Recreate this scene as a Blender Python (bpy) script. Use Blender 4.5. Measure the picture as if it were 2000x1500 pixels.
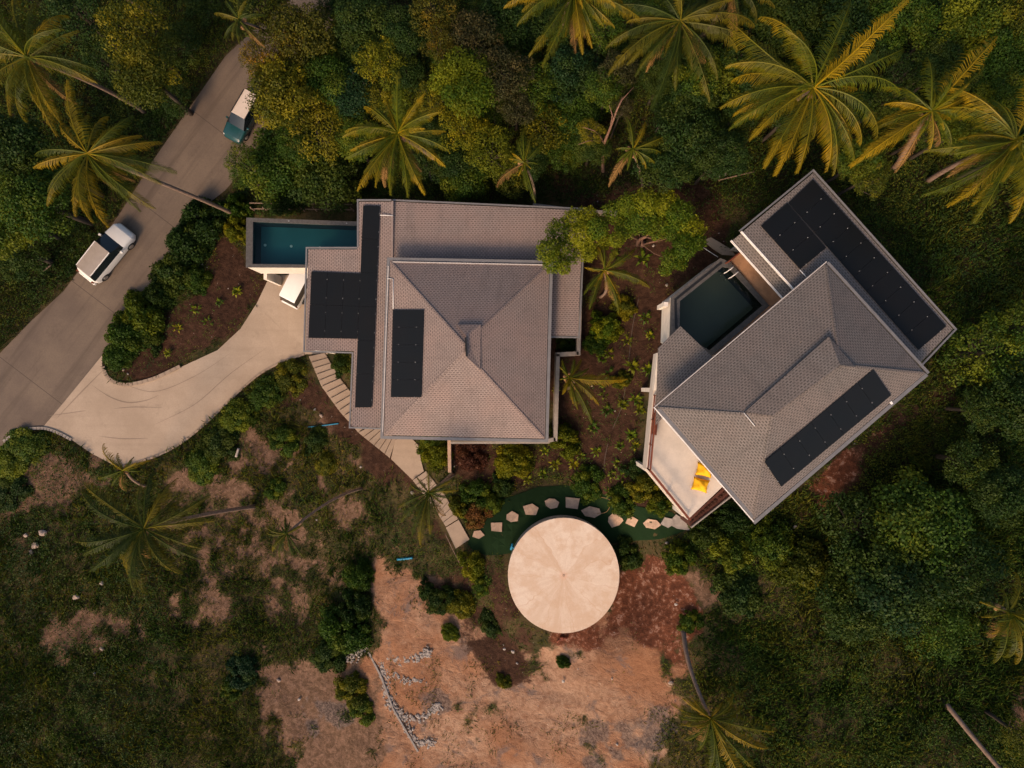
import bpy, bmesh, math, random
import numpy as np
from mathutils import Vector, Matrix
R = math.radians
for o in list(bpy.data.objects): bpy.data.objects.remove(o)
S = bpy.context.scene
COL = S.collection
HC = 55.0            # drone height above the driveway
F = 1333.33          # focal length in pixels of the 2000 px wide photograph
# ---------------------------------------------------------------- camera, sky, sun, exposure
cd = bpy.data.cameras.new('camera'); cam = bpy.data.objects.new('camera', cd); COL.objects.link(cam)
cd.lens = 24; cd.sensor_width = 36; cd.clip_end = 5000; cd.clip_start = 0.5
cam.location = (0, 0, HC); cam.rotation_euler = (0, 0, 0)
S.camera = cam
SUN_EL, SUN_AZ = R(37), math.atan2(-0.90, -0.45)       # direction towards the sun: lower left
sd = bpy.data.lights.new('sun', 'SUN'); sun = bpy.data.objects.new('sun', sd); COL.objects.link(sun)
sd.energy = 2.45; sd.angle = R(16); sd.color = (1.0, 0.625, 0.355)
dv = Vector((math.cos(SUN_AZ)*math.cos(SUN_EL), math.sin(SUN_AZ)*math.cos(SUN_EL), math.sin(SUN_EL)))
sun.rotation_euler = dv.to_track_quat('Z', 'Y').to_euler(); sun.location = dv*80
wd = bpy.data.worlds.new('World'); S.world = wd; wd.use_nodes = True
nt = wd.node_tree; nt.nodes.clear()
sky = nt.nodes.new('ShaderNodeTexSky'); sky.sky_type = 'NISHITA'; sky.sun_disc = False
sky.sun_elevation = SUN_EL; sky.sun_rotation = math.pi/2 - SUN_AZ; sky.dust_density = 4.5; sky.air_density = 1.0; sky.ozone_density = 1.0
bg = nt.nodes.new('ShaderNodeBackground'); bg.inputs[1].default_value = 0.15
wo = nt.nodes.new('ShaderNodeOutputWorld'); nt.links.new(sky.outputs[0], bg.inputs[0]); nt.links.new(bg.outputs[0], wo.inputs[0])
S.view_settings.view_transform = 'Standard'; S.view_settings.look = 'None'
S.view_settings.exposure = 0.12; S.view_settings.gamma = 1.0; S.view_settings.use_curve_mapping = False

# ---------------------------------------------------------------- helpers
def W(px, py, z): return ((px-1000)*(HC-z)/F, (750-py)*(HC-z)/F)
def V3(px, py, z): x, y = W(px, py, z); return Vector((x, y, z))
_TX = [-90,-17,-13,-9,-4,2,6,9,12,18,30,60,200]
_TZ = [0,0,1.2,2.9,4.2,5.2,6.6,8.6,9.8,11.0,12.3,14.5,22]
def terr(x, y):
    x = np.asarray(x, float); y = np.asarray(y, float)
    z = 0
    for d in (-2.4, -1.2, 0, 1.2, 2.4): z = z + np.interp(x + d, _TX, _TZ)
    z = z/5; k = np.clip((np.hypot(x-3.6, y+13.3)-4.6)/2.6, 0, 1); k = k*k*(3-2*k)
    return z*k + 6.3*(1-k)
def tz(x, y): return float(terr(x, y))
def G(px, py, dz=0.0):
    "pixel -> point on the terrain"
    z = 3.0
    for _ in range(12):
        x, y = W(px, py, z); z = 0.5*z + 0.5*tz(x, y)
    x, y = W(px, py, z)
    return Vector((x, y, tz(x, y) + dz))
def inpoly(X, Y, poly):
    c = np.zeros(X.shape, bool); n = len(poly)
    for i in range(n):
        x1, y1 = poly[i]; x2, y2 = poly[(i+1) % n]
        if y1 == y2: continue
        c ^= ((Y < y1) != (Y < y2)) & (X < (x2-x1)*(Y-y1)/(y2-y1) + x1)
    return c
def tag(o, label=None, cat=None, group=None, kind=None):
    if label: o['label'] = label
    if cat: o['category'] = cat
    if group: o['group'] = group
    if kind: o['kind'] = kind
    return o
def link(name, me, mat=None, parent=None, world=True):
    o = bpy.data.objects.new(name, me); COL.objects.link(o)
    if mat is not None:
        for m in (mat if isinstance(mat, (list, tuple)) else [mat]): me.materials.append(m)
    if parent is not None:
        o.parent = parent
        if world: o.matrix_parent_inverse = Matrix.Translation(-parent.location) if parent.rotation_euler.z == 0 else parent.matrix_basis.inverted()
    return o
def empty(name, loc, label=None, cat=None, group=None, rz=0):
    o = bpy.data.objects.new(name, None); COL.objects.link(o); o.location = loc; o.rotation_euler = (0, 0, rz)
    o.empty_display_size = 0.3
    return tag(o, label, cat, group)
class MB:
    def __init__(s): s.bm = bmesh.new(); s.uv = s.bm.loops.layers.uv.new('UVMap')
    def face(s, pts, mi=0):
        f = s.bm.faces.new([s.bm.verts.new(p) for p in pts]); f.material_index = mi; return f
    def prism(s, poly, z0, z1, mi=0):
        "poly: (x,y) list; z0,z1 numbers or per-vertex lists"
        n = len(poly)
        a = sum(poly[i][0]*poly[(i+1) % n][1]-poly[(i+1) % n][0]*poly[i][1] for i in range(n))
        z0 = list(z0) if hasattr(z0, '__len__') else [z0]*n; z1 = list(z1) if hasattr(z1, '__len__') else [z1]*n
        if a < 0: poly = poly[::-1]; z0 = z0[::-1]; z1 = z1[::-1]
        b = [s.bm.verts.new((p[0], p[1], z)) for p, z in zip(poly, z0)]; t = [s.bm.verts.new((p[0], p[1], z)) for p, z in zip(poly, z1)]
        fs = [s.bm.faces.new(t), s.bm.faces.new(b[::-1])]
        for i in range(n): fs.append(s.bm.faces.new((b[i], b[(i+1) % n], t[(i+1) % n], t[i])))
        for f in fs: f.material_index = mi
        return fs
    def bar(s, a, b, w, h, up=Vector((0, 0, 1))):
        a = Vector(a); b = Vector(b); d = (b-a).normalized(); sd_ = d.cross(up)
        if sd_.length < 1e-3: sd_ = Vector((1, 0, 0))
        sd_.normalize(); u = sd_.cross(d).normalized()
        q = []
        for p in (a, b):
            q.append([s.bm.verts.new(p + sd_*x*w/2 + u*y*h/2) for x, y in ((-1,-1),(1,-1),(1,1),(-1,1))])
        s.bm.faces.new(q[0][::-1]); s.bm.faces.new(q[1])
        for i in range(4): s.bm.faces.new((q[0][i], q[0][(i+1) % 4], q[1][(i+1) % 4], q[1][i]))
    def tube(s, pts, rad, n=8, caps=True):
        pts = [Vector(p) for p in pts]; rad = rad if hasattr(rad, '__len__') else [rad]*len(pts)
        rings = []; prev = None
        for i, p in enumerate(pts):
            d = (pts[min(i+1, len(pts)-1)] - pts[max(i-1, 0)]).normalized()
            if prev is None: a = d.orthogonal().normalized()
            else: a = (prev - d*prev.dot(d)).normalized()
            prev = a; b = d.cross(a)
            rings.append([s.bm.verts.new(p + (a*math.cos(t)+b*math.sin(t))*rad[i]) for t in [2*math.pi*k/n for k in range(n)]])
        for r0, r1 in zip(rings, rings[1:]):
            for k in range(n): f = s.bm.faces.new((r0[k], r0[(k+1) % n], r1[(k+1) % n], r1[k])); f.smooth = True
        if caps: s.bm.faces.new(rings[0][::-1]); s.bm.faces.new(rings[-1])
    def blob(s, c, r, seed=0, flat=0.7, sub=2, rough=0.25):
        rn = random.Random(seed); m = bmesh.ops.create_icosphere(s.bm, subdivisions=sub, radius=1.0)
        ax = Vector([rn.uniform(.7, 1.25) for _ in range(3)]); ph = [rn.uniform(0, 6) for _ in range(6)]; rot = Matrix.Rotation(rn.uniform(0, 6.28), 3, 'Z')
        for v in m['verts']:
            k = 1 + rough*(math.sin(v.co.x*3+ph[0])*math.cos(v.co.y*3+ph[1]) + .5*math.sin(v.co.z*5+ph[2]+v.co.x*4))
            co = rot @ Vector((v.co.x*ax.x, v.co.y*ax.y, v.co.z*flat)); v.co = Vector(c) + co*k*r
    def build(s, name, mat, parent=None, uv=False, bevel=0, smooth=False):
        s.bm.normal_update()
        if bevel: bmesh.ops.bevel(s.bm, geom=s.bm.edges[:], offset=bevel, segments=1, affect='EDGES', profile=.5)
        if uv:
            s.bm.normal_update()
            for f in s.bm.faces:
                n = f.normal; h = Vector((n.x, n.y, 0))
                if h.length < 1e-4: U = Vector((1, 0, 0)); Vv = Vector((0, 1, 0))
                else: U = Vector((-h.y, h.x, 0)).normalized(); Vv = n.cross(U)
                for l in f.loops: l[s.uv].uv = (l.vert.co.dot(U), l.vert.co.dot(Vv))
        if smooth:
            for f in s.bm.faces: f.smooth = True
        me = bpy.data.meshes.new(name); s.bm.to_mesh(me); s.bm.free()
        return link(name, me, mat, parent)
def np_mesh(name, verts, k, attrs=None, smooth=False):
    "verts (n,k,3): n separate k-gons"
    n = verts.shape[0]; me = bpy.data.meshes.new(name)
    me.vertices.add(n*k); me.vertices.foreach_set('co', verts.reshape(-1).astype(np.float32))
    me.loops.add(n*k); me.loops.foreach_set('vertex_index', np.arange(n*k, dtype=np.int32))
    me.polygons.add(n); me.polygons.foreach_set('loop_start', np.arange(0, n*k, k, dtype=np.int32))
    me.polygons.foreach_set('loop_total', np.full(n, k, dtype=np.int32))
    for an, a in (attrs or {}).items():
        at = me.attributes.new(an, 'FLOAT', 'FACE'); at.data.foreach_set('value', a.astype(np.float32))
    me.update(calc_edges=True); return me

# ---------------------------------------------------------------- materials
class NM:
    def __init__(s, name):
        s.m = bpy.data.materials.new(name); s.m.use_nodes = True; s.t = s.m.node_tree; s.t.nodes.clear()
        s.out = s.n('ShaderNodeOutputMaterial')
    def n(s, t, **kw):
        x = s.t.nodes.new(t)
        for k, v in kw.items(): setattr(x, k, v)
        return x
    def L(s, a, b): s.t.links.new(a, b)
    def put(s, sock, v):
        if isinstance(v, bpy.types.NodeSocket): s.L(v, sock)
        elif hasattr(v, '__len__'): sock.default_value = (*v, 1) if len(v) == 3 and sock.type == 'RGBA' else v
        else: sock.default_value = v
    def math(s, op, a, b=None, c=None, clamp=False):
        x = s.n('ShaderNodeMath', operation=op, use_clamp=clamp); s.put(x.inputs[0], a)
        if b is not None: s.put(x.inputs[1], b)
        if c is not None: s.put(x.inputs[2], c)
        return x.outputs[0]
    def mix(s, f, a, b, mode='MIX'):
        x = s.n('ShaderNodeMix', data_type='RGBA', blend_type=mode); s.put(x.inputs[0], f); s.put(x.inputs[6], a); s.put(x.inputs[7], b); return x.outputs[2]
    def noise(s, scale, detail=4, rough=.6, vec=None, w=0):
        x = s.n('ShaderNodeTexNoise'); x.inputs['Scale'].default_value = scale; x.inputs['Detail'].default_value = detail; x.inputs['Roughness'].default_value = rough
        if w: x.inputs['Distortion'].default_value = w
        if vec is not None: s.L(vec, x.inputs['Vector'])
        return x.outputs[0]
    def step(s, v, a, b):
        x = s.n('ShaderNodeMapRange', interpolation_type='SMOOTHSTEP'); s.put(x.inputs[0], v); x.inputs[1].default_value = a; x.inputs[2].default_value = b; return x.outputs[0]
    def pos(s): return s.n('ShaderNodeNewGeometry').outputs['Position']
    def obj(s): return s.n('ShaderNodeTexCoord').outputs['Object']
    def attr(s, nm): return s.n('ShaderNodeAttribute', attribute_name=nm).outputs['Fac']
    def orand(s): return s.n('ShaderNodeObjectInfo').outputs['Random']
    def bump(s, h, st=.5, d=.02):
        x = s.n('ShaderNodeBump'); x.inputs['Strength'].default_value = st; x.inputs['Distance'].default_value = d; s.L(h, x.inputs['Height']); return x.outputs[0]
    def done(s, col, rough=.8, metal=0, normal=None, spec=.3):
        p = s.n('ShaderNodeBsdfPrincipled'); s.put(p.inputs['Base Color'], col); s.put(p.inputs['Roughness'], rough); s.put(p.inputs['Metallic'], metal)
        p.inputs['Specular IOR Level'].default_value = spec
        if normal: s.L(normal, p.inputs['Normal'])
        s.L(p.outputs[0], s.out.inputs[0]); return s.m
def mat_plain(name, col, rough=.7, metal=0, var=.12, scale=2.5, spec=.3):
    m = NM(name); n = m.noise(scale, 5, .65, m.pos()); n2 = m.noise(scale*9, 3, .6, m.pos())
    f = m.math('ADD', m.math('MULTIPLY', n, .7), m.math('MULTIPLY', n2, .3))
    c = m.mix(m.step(f, .3, .7), tuple(x*(1-var) for x in col), tuple(min(1, x*(1+var)) for x in col))
    return m.done(c, rough, metal, m.bump(n2, .25, .01), spec)
def mat_leaf(name, c1, c2, c3, trans=.3, rough=.6):
    "c1..c2 over single leaves and clumps, c3 for some clumps"
    m = NM(name); t = m.attr('tint'); ct = m.attr('ctint'); r = m.orand()
    a = m.mix(t, c1, c2)
    k = m.math('ADD', m.math('MULTIPLY', ct, .75), m.math('MULTIPLY', r, .45))
    a = m.mix(m.step(k, .45, 1.05), a, c3)
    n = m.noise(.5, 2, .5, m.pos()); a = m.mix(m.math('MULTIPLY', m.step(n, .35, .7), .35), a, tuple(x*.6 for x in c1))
    d = m.n('ShaderNodeBsdfPrincipled'); m.L(a, d.inputs['Base Color']); d.inputs['Roughness'].default_value = rough; d.inputs['Specular IOR Level'].default_value = .2
    tr = m.n('ShaderNodeBsdfTranslucent'); m.L(a, tr.inputs[0])
    mx = m.n('ShaderNodeMixShader'); mx.inputs[0].default_value = trans; m.L(d.outputs[0], mx.inputs[1]); m.L(tr.outputs[0], mx.inputs[2]); m.L(mx.outputs[0], m.out.inputs[0])
    return m.m
def mat_tiles(name, base, dark, du=.23, dvv=.135):
    m = NM(name); uv = m.n('ShaderNodeUVMap'); sp = m.n('ShaderNodeSeparateXYZ'); m.L(uv.outputs[0], sp.inputs[0])
    v = m.math('DIVIDE', sp.outputs[1], dvv); row = m.math('FLOOR', v); fv = m.math('FRACT', v)
    odd = m.math('MULTIPLY', m.math('FLOORED_MODULO', row, 2), .5)
    wn = m.n('ShaderNodeTexWhiteNoise', noise_dimensions='1D'); m.L(row, wn.inputs['W'])
    u = m.math('ADD', m.math('ADD', m.math('DIVIDE', sp.outputs[0], du), odd), m.math('MULTIPLY', wn.outputs[0], .16)); fu = m.math('FRACT', u); cu = m.math('FLOOR', u)
    dash = m.math('MULTIPLY', m.step(m.math('ABSOLUTE', m.math('SUBTRACT', fu, .5)), .37, .27), m.step(m.math('ABSOLUTE', m.math('SUBTRACT', fv, .5)), .30, .16))
    cv = m.n('ShaderNodeCombineXYZ'); m.L(cu, cv.inputs[0]); m.L(row, cv.inputs[1])
    w2 = m.n('ShaderNodeTexWhiteNoise', noise_dimensions='3D'); m.L(cv.outputs[0], w2.inputs['Vector'])
    big = m.noise(.45, 4, .6, m.pos())
    c = m.mix(w2.outputs[0], tuple(x*.88 for x in base), tuple(x*1.12 for x in base))
    c = m.mix(m.math('MULTIPLY', m.step(big, .35, .7), .4), c, tuple(x*y for x, y in zip(base, (1.3, 1.12, 1.05))))
    c = m.mix(m.math('MULTIPLY', m.step(m.noise(1.1, 5, .7, m.pos()), .5, .75), .42), c, tuple(x*.6 for x in base))
    sv = m.n('ShaderNodeCombineXYZ'); m.L(m.math('MULTIPLY', sp.outputs[0], 1.6), sv.inputs[0]); m.L(m.math('MULTIPLY', sp.outputs[1], .22), sv.inputs[1])
    c = m.mix(m.math('MULTIPLY', m.step(m.noise(1.0, 6, .7, sv.outputs[0]), .5, .68), .35), c, tuple(x*.62 for x in base))
    c = m.mix(m.math('MULTIPLY', m.step(m.noise(5.5, 3, .6, m.pos()), .70, .76), .7), c, (.30,.22,.13))
    c = m.mix(m.math('MULTIPLY', dash, m.math('ADD', .5, m.math('MULTIPLY', w2.outputs[0], .45))), c, dark)
    hh = m.math('SUBTRACT', m.math('SUBTRACT', 1, fv), dash)
    return m.done(c, .9, 0, m.bump(hh, .45, .012), .15)
M = {}
M['tiles'] = mat_tiles('roof_shingles', (.262,.208,.187), (.085,.066,.057))
M['tiles2'] = mat_tiles('darker_roof_shingles', (.180,.159,.145), (.058,.051,.046))
M['cream'] = mat_plain('cream_render', (.74,.67,.58), .8)
M['terrace'] = mat_plain('terrace_concrete', (.62,.54,.46), .75, var=.10, scale=1.2)
M['white_metal'] = mat_plain('white_painted_metal', (.78,.74,.70), .4)
M['gutter'] = mat_plain('grey_gutter', (.21,.20,.195), .5, .3)
M['gutter_pale'] = mat_plain('pale_gutter', (.52,.47,.43), .45)
M['concrete'] = mat_plain('grey_concrete', (.30,.26,.225), .85, var=.2)
M['coping'] = mat_plain('pool_stone', (.085,.078,.072), .6, var=.3, scale=6)
M['darkmetal'] = mat_plain('black_metal', (.03,.03,.03), .4, .5)
M['rubber'] = mat_plain('rubber', (.02,.02,.02), .85)
M['wood_red'] = mat_plain('red_brown_wood', (.17,.045,.022), .55, var=.25, scale=4)
M['deck'] = mat_plain('timber_decking', (.40,.22,.12), .6, var=.2, scale=1.5)
M['rock'] = mat_plain('rock', (.33,.25,.20), .9, var=.45, scale=5)
M['pale_rock'] = mat_plain('pale_rock', (.36,.31,.27), .9, var=.2, scale=5)
M['stone_pink'] = mat_plain('flagstone', (.42,.285,.20), .85, var=.22, scale=4)
M['blue'] = mat_plain('blue_pipe', (.02,.22,.36), .4)
M['pipe'] = mat_plain('white_pipe', (.7,.68,.66), .4)
M['hose'] = mat_plain('dark_hose', (.10,.075,.06), .7)
M['yellow'] = mat_plain('yellow_fabric', (.88,.46,.012), .85, var=.08, scale=8)
M['trunk'] = mat_plain('pale_bark', (.20,.135,.10), .9, var=.35, scale=5)
M['bark'] = mat_plain('brown_bark', (.05,.038,.028), .95, var=.35, scale=6)
M['twig'] = mat_plain('pinkish_bark', (.20,.11,.075), .9, var=.3, scale=6)
M['husk'] = mat_plain('dry_husk', (.36,.20,.09), .9, var=.3, scale=6)
M['clamp'] = mat_plain('clamp_metal', (.24,.24,.24), .5)
M['car_white'] = mat_plain('white_car_paint', (.78,.76,.72), .25, var=.03, spec=.6)
M['car_grey'] = mat_plain('grey_car_roof', (.34,.29,.25), .3, var=.08, spec=.6)
M['car_teal'] = mat_plain('dark_teal_paint', (.010,.055,.062), .22, var=.1, spec=.6)
M['car_sky_glare'] = mat_plain('painted_sky_glare', (.72,.60,.50), .25, var=.04, spec=.6)  # pale sky reflected on the teal car's roof, put into its colour
M['rim'] = mat_plain('wheel_rim', (.4,.4,.4), .3, .8)
M['soil_heap'] = mat_plain('planter_soil', (.085,.032,.022), .95, var=.5, scale=7)
m = NM('dark_glass'); M['glass'] = m.done((.008,.012,.014), .06, 0, None, .6)
m = NM('lamp_lens'); M['lens'] = m.done((.6,.6,.6), .1, 0, None, .6)
m = NM('solar_glass'); n_ = m.noise(.6, 3, .5, m.pos())
uvn = m.n('ShaderNodeUVMap'); spn = m.n('ShaderNodeSeparateXYZ'); m.L(uvn.outputs[0], spn.inputs[0])
gx = m.math('FRACT', m.math('MULTIPLY', spn.outputs[0], 5.5)); gl = m.step(gx, .06, .0)
c_ = m.mix(m.math('MULTIPLY', gl, .35), m.mix(n_, (.006,.008,.009), (.010,.009,.008)), (.016,.018,.019)); M['solar'] = m.done(c_, .3, 0, None, .22)
def mat_water(name, c1, c2):
    m = NM(name); n = m.noise(.35, 3, .5, m.pos()); c = m.mix(m.step(n, .35, .65), c1, c2)
    rp = m.noise(3.5, 3, .5, m.pos()); return m.done(c, .08, 0, m.bump(rp, .08, .02), .4)
M['water_teal'] = mat_water('teal_pool_water', (.008,.066,.072), (.014,.085,.088))
M['water_dark'] = mat_water('dark_pool_water', (.017,.022,.018), (.022,.028,.022))
# concrete road: tyre streaks along its length, expansion joints
def mat_road(name, c1, c2, ang=None, joints=True):
    m = NM(name); p = m.pos(); vr = m.n('ShaderNodeVectorRotate', rotation_type='Z_AXIS'); m.L(p, vr.inputs[0]); vr.inputs['Angle'].default_value = ang or 0
    sp = m.n('ShaderNodeSeparateXYZ'); m.L(vr.outputs[0], sp.inputs[0])
    cv = m.n('ShaderNodeCombineXYZ'); m.L(m.math('MULTIPLY', sp.outputs[0], .05), cv.inputs[0]); m.L(sp.outputs[1], cv.inputs[1])
    st = m.noise(1.3, 4, .55, cv.outputs[0]); big = m.noise(.25, 5, .6, p); fine = m.noise(9, 4, .7, p)
    c = m.mix(m.step(big, .3, .7), c1, c2)
    c = m.mix(m.math('MULTIPLY', m.step(st, .48, .72), .5 if ang is not None else .15), c, tuple(x*.5 for x in c1))
    c = m.mix(m.math('MULTIPLY', m.step(fine, .35, .75), .28), c, tuple(x*.65 for x in c1))
    if joints:
        j = m.math('ABSOLUTE', m.math('SUBTRACT', m.math('FRACT', m.math('DIVIDE', m.math('ADD', sp.outputs[0], 2.2), 8.4)), .5)); jl = m.step(j, .0048, .001)
        c = m.mix(m.math('MULTIPLY', jl, .75), c, (.05,.04,.035))
    sn = m.noise(.8, 6, .75, p); c = m.mix(m.math('MULTIPLY', m.step(sn, .56, .66), .22), c, tuple(x*.55 for x in c1))
    return m.done(c, .85, 0, m.bump(fine, .2, .01), .2)
RD = math.atan2(580, 440)
M['road'] = mat_road('road_concrete', (.132,.100,.078), (.182,.138,.102), -RD)
M['drive'] = mat_road('driveway_concrete', (.36,.275,.20), (.45,.35,.26), None, False)
M['stairs'] = mat_road('stair_concrete', (.30,.225,.165), (.38,.29,.215), None, False)
# tank top: radial trowelled sectors of slightly different cast
def mat_tank(cx, cy):
    m = NM('tank_concrete'); p = m.pos(); sp = m.n('ShaderNodeSeparateXYZ'); m.L(p, sp.inputs[0])
    dx = m.math('SUBTRACT', sp.outputs[0], cx); dy = m.math('SUBTRACT', sp.outputs[1], cy); a = m.math('ARCTAN2', dy, dx)
    r = m.math('SQRT', m.math('ADD', m.math('MULTIPLY', dx, dx), m.math('MULTIPLY', dy, dy)))
    ca = m.n('ShaderNodeCombineXYZ'); m.L(m.math('MULTIPLY', m.math('COSINE', a), 1.6), ca.inputs[0]); m.L(m.math('MULTIPLY', m.math('SINE', a), 1.6), ca.inputs[1]); m.L(m.math('MULTIPLY', r, .12), ca.inputs[2])
    rad = m.noise(1.3, 5, .7, ca.outputs[0], 1); se = m.math('FRACT', m.math('MULTIPLY', m.math('ADD', a, m.math('MULTIPLY', m.noise(.7, 2, .5, p), .5)), 11/6.283))
    wn = m.n('ShaderNodeTexWhiteNoise', noise_dimensions='1D'); m.L(m.math('FLOOR', m.math('MULTIPLY', m.math('ADD', a, m.math('MULTIPLY', m.noise(.7, 2, .5, p), .5)), 11/6.283)), wn.inputs['W'])
    bl = m.noise(1.1, 5, .65, p)
    c = m.mix(m.math('MULTIPLY', m.step(rad, .35, .65), .8), (.58,.42,.30), (.70,.57,.45)); c = m.mix(m.math('MULTIPLY', wn.outputs[0], .6), c, (.74,.63,.52))
    c = m.mix(m.math('MULTIPLY', m.step(bl, .42, .62), .6), c, (.56,.385,.26))
    c = m.mix(m.math('MULTIPLY', m.step(se, .04, .0), .5), c, (.52,.31,.19))
    c = m.mix(m.math('MULTIPLY', m.step(r, .45, .1), .6), c, (.62,.36,.24))
    f = m.noise(14, 4, .7, p); c = m.mix(m.math('MULTIPLY', m.step(f, .4, .7), .22), c, (.42,.3,.22))
    return m.done(c, .85, 0, m.bump(f, .2, .01), .2)
# foliage
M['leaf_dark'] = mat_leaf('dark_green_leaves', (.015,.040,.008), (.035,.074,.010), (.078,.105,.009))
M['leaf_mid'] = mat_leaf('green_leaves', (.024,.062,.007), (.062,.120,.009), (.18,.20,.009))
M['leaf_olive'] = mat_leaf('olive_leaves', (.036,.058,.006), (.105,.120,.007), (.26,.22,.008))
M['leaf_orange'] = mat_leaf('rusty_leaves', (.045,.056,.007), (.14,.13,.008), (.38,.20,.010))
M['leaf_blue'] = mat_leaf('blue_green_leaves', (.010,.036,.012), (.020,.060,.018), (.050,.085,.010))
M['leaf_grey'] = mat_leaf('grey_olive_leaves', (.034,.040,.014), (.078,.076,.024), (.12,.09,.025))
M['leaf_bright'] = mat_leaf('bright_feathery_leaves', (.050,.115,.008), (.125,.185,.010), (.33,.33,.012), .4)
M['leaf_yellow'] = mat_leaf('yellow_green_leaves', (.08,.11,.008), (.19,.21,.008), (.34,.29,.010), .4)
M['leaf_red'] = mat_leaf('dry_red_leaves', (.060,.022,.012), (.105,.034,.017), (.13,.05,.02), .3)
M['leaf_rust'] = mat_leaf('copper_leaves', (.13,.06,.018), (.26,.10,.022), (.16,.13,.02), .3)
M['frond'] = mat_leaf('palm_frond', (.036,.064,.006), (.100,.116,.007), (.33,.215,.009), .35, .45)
M['frond_gold'] = mat_leaf('golden_palm_frond', (.042,.076,.006), (.130,.145,.007), (.42,.27,.009), .35, .45)
M['frond_dark'] = mat_leaf('dark_palm_frond', (.020,.040,.006), (.050,.070,.007), (.17,.135,.008), .3, .5)
M['frond_dead'] = mat_leaf('dead_palm_frond', (.10,.055,.018), (.24,.13,.04), (.34,.19,.06), .2, .8)
M['grass'] = mat_leaf('wild_grass', (.032,.072,.008), (.088,.122,.011), (.25,.19,.022), .2, .9)
M['grass_dark'] = mat_leaf('dark_grass', (.022,.058,.008), (.045,.094,.011), (.13,.135,.013), .2, .8)
M['weed'] = mat_leaf('weed_leaves', (.028,.070,.009), (.056,.116,.011), (.155,.16,.014), .25, .7)
M['turf'] = mat_leaf('lawn_grass', (.008,.026,.006), (.014,.038,.009), (.018,.040,.009), .1, .9)
# ---------------------------------------------------------------- plan outlines (pixel coordinates of the photograph, lowered on to the terrain)
ROAD = [(-260,945),(-260,800),(0,690),(60,628),(125,568),(190,480),(240,408),(300,312),(350,240),(400,168),(440,110),(500,55),(600,-30),(720,-110),(800,-60),(700,-10),(640,62),(575,130),(528,190),(526,245),(505,285),(470,338),(440,372),(398,405),(368,468),(328,545),(262,622),(200,694),(125,786),(84,833),(40,848),(0,872)]
DRIVE = [(84,834),(125,786),(200,694),(200,715),(209,736),(226,748),(250,753),(300,742),(360,714),(425,684),(470,642),(502,592),(522,550),(540,538),(640,532),(640,692),(597,692),(545,710),(500,736),(450,781),(400,829),(350,868),(300,893),(262,909),(228,911),(180,886),(130,852),(98,840)]
LAWN = [(912,1062),(938,1012),(980,976),(1050,951),(1115,947),(1182,966),(1240,988),(1312,1000),(1350,1032),(1300,1050),(1240,1056),(1190,1062),(1100,1062),(1000,1080),(950,1084),(925,1076)]
SAND = [[(742,1105),(790,1085),(870,1150),(960,1250),(1010,1300),(1080,1270),(1180,1200),(1240,1250),(1320,1290),(1335,1340),(1320,1420),(1250,1500),(1240,1620),(780,1620),(740,1480),(720,1390),(690,1330),(752,1262),(712,1228),(758,1190),(715,1150)],[(500,1350),(600,1325),(690,1290),(740,1330),(770,1480),(800,1640),(540,1640),(560,1480)],
        [(10,940),(60,870),(150,870),(215,925),(200,980),(190,1040),(120,1050),(0,1055),(-80,1030)], [(0,1232),(110,1222),(250,1206),(330,1208),(385,1222),(370,1243),(260,1258),(130,1280),(0,1290)],
        [(385,1070),(470,1050),(560,1075),(620,1110),(640,1200),(560,1200),(470,1150),(390,1125)], [(555,1010),(620,985),(640,1010),(590,1040)], [(1330,1110),(1375,1080),(1380,1140),(1340,1180),(1310,1170)], [(1985,1370),(2060,1340),(2100,1400),(2060,1480),(1990,1470)],[(600,1080),(628,1078),(645,1200),(612,1340),(585,1340),(605,1200)],[(840,900),(905,930),(890,1000),(850,1010)],[(630,780),(720,860),(780,1010),(730,1010),(660,880)],[(300,930),(520,830),(700,880),(770,1060),(700,1200),(620,1340),(430,1330),(330,1180)]]
SOIL = [[(240,735),(215,700),(330,600),(390,530),(450,440),(490,530),(520,545),(498,592),(466,640),(422,682),(358,712),(300,738)], [(1080,360),(1420,350),(1440,480),(1320,560),(1290,700),(1250,900),(1300,1000),(1180,975),(1100,945),(980,960),(890,930),(880,860),(1080,860),(1090,690),(1140,660),(1145,420)],
        [(960,1070),(1000,1080),(1010,1180),(1060,1250),(1040,1330),(980,1340),(930,1260),(850,1190),(840,1130)], [(760,850),(700,840),(620,720),(560,760),(640,850),(800,1000),(850,1090),(900,1080)],
        [(1480,1010),(1600,930),(1850,730),(1880,760),(1650,960),(1500,1040)], [(1860,640),(1960,640),(1990,560),(2020,640),(1900,700)]]
RED = [[(1205,1120),(1280,1090),(1330,1140),(1340,1220),(1330,1290),(1300,1300),(1230,1260),(1190,1220)], [(1020,1240),(1130,1245),(1200,1215),(1180,1270),(1080,1290)], [(1480,1010),(1620,930),(1790,790),(1800,802),(1640,945),(1500,1025)], [(890,865),(950,865),(955,925),(895,925)]]
def wpoly(poly): return [tuple(G(*p)[:2]) for p in poly]
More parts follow.
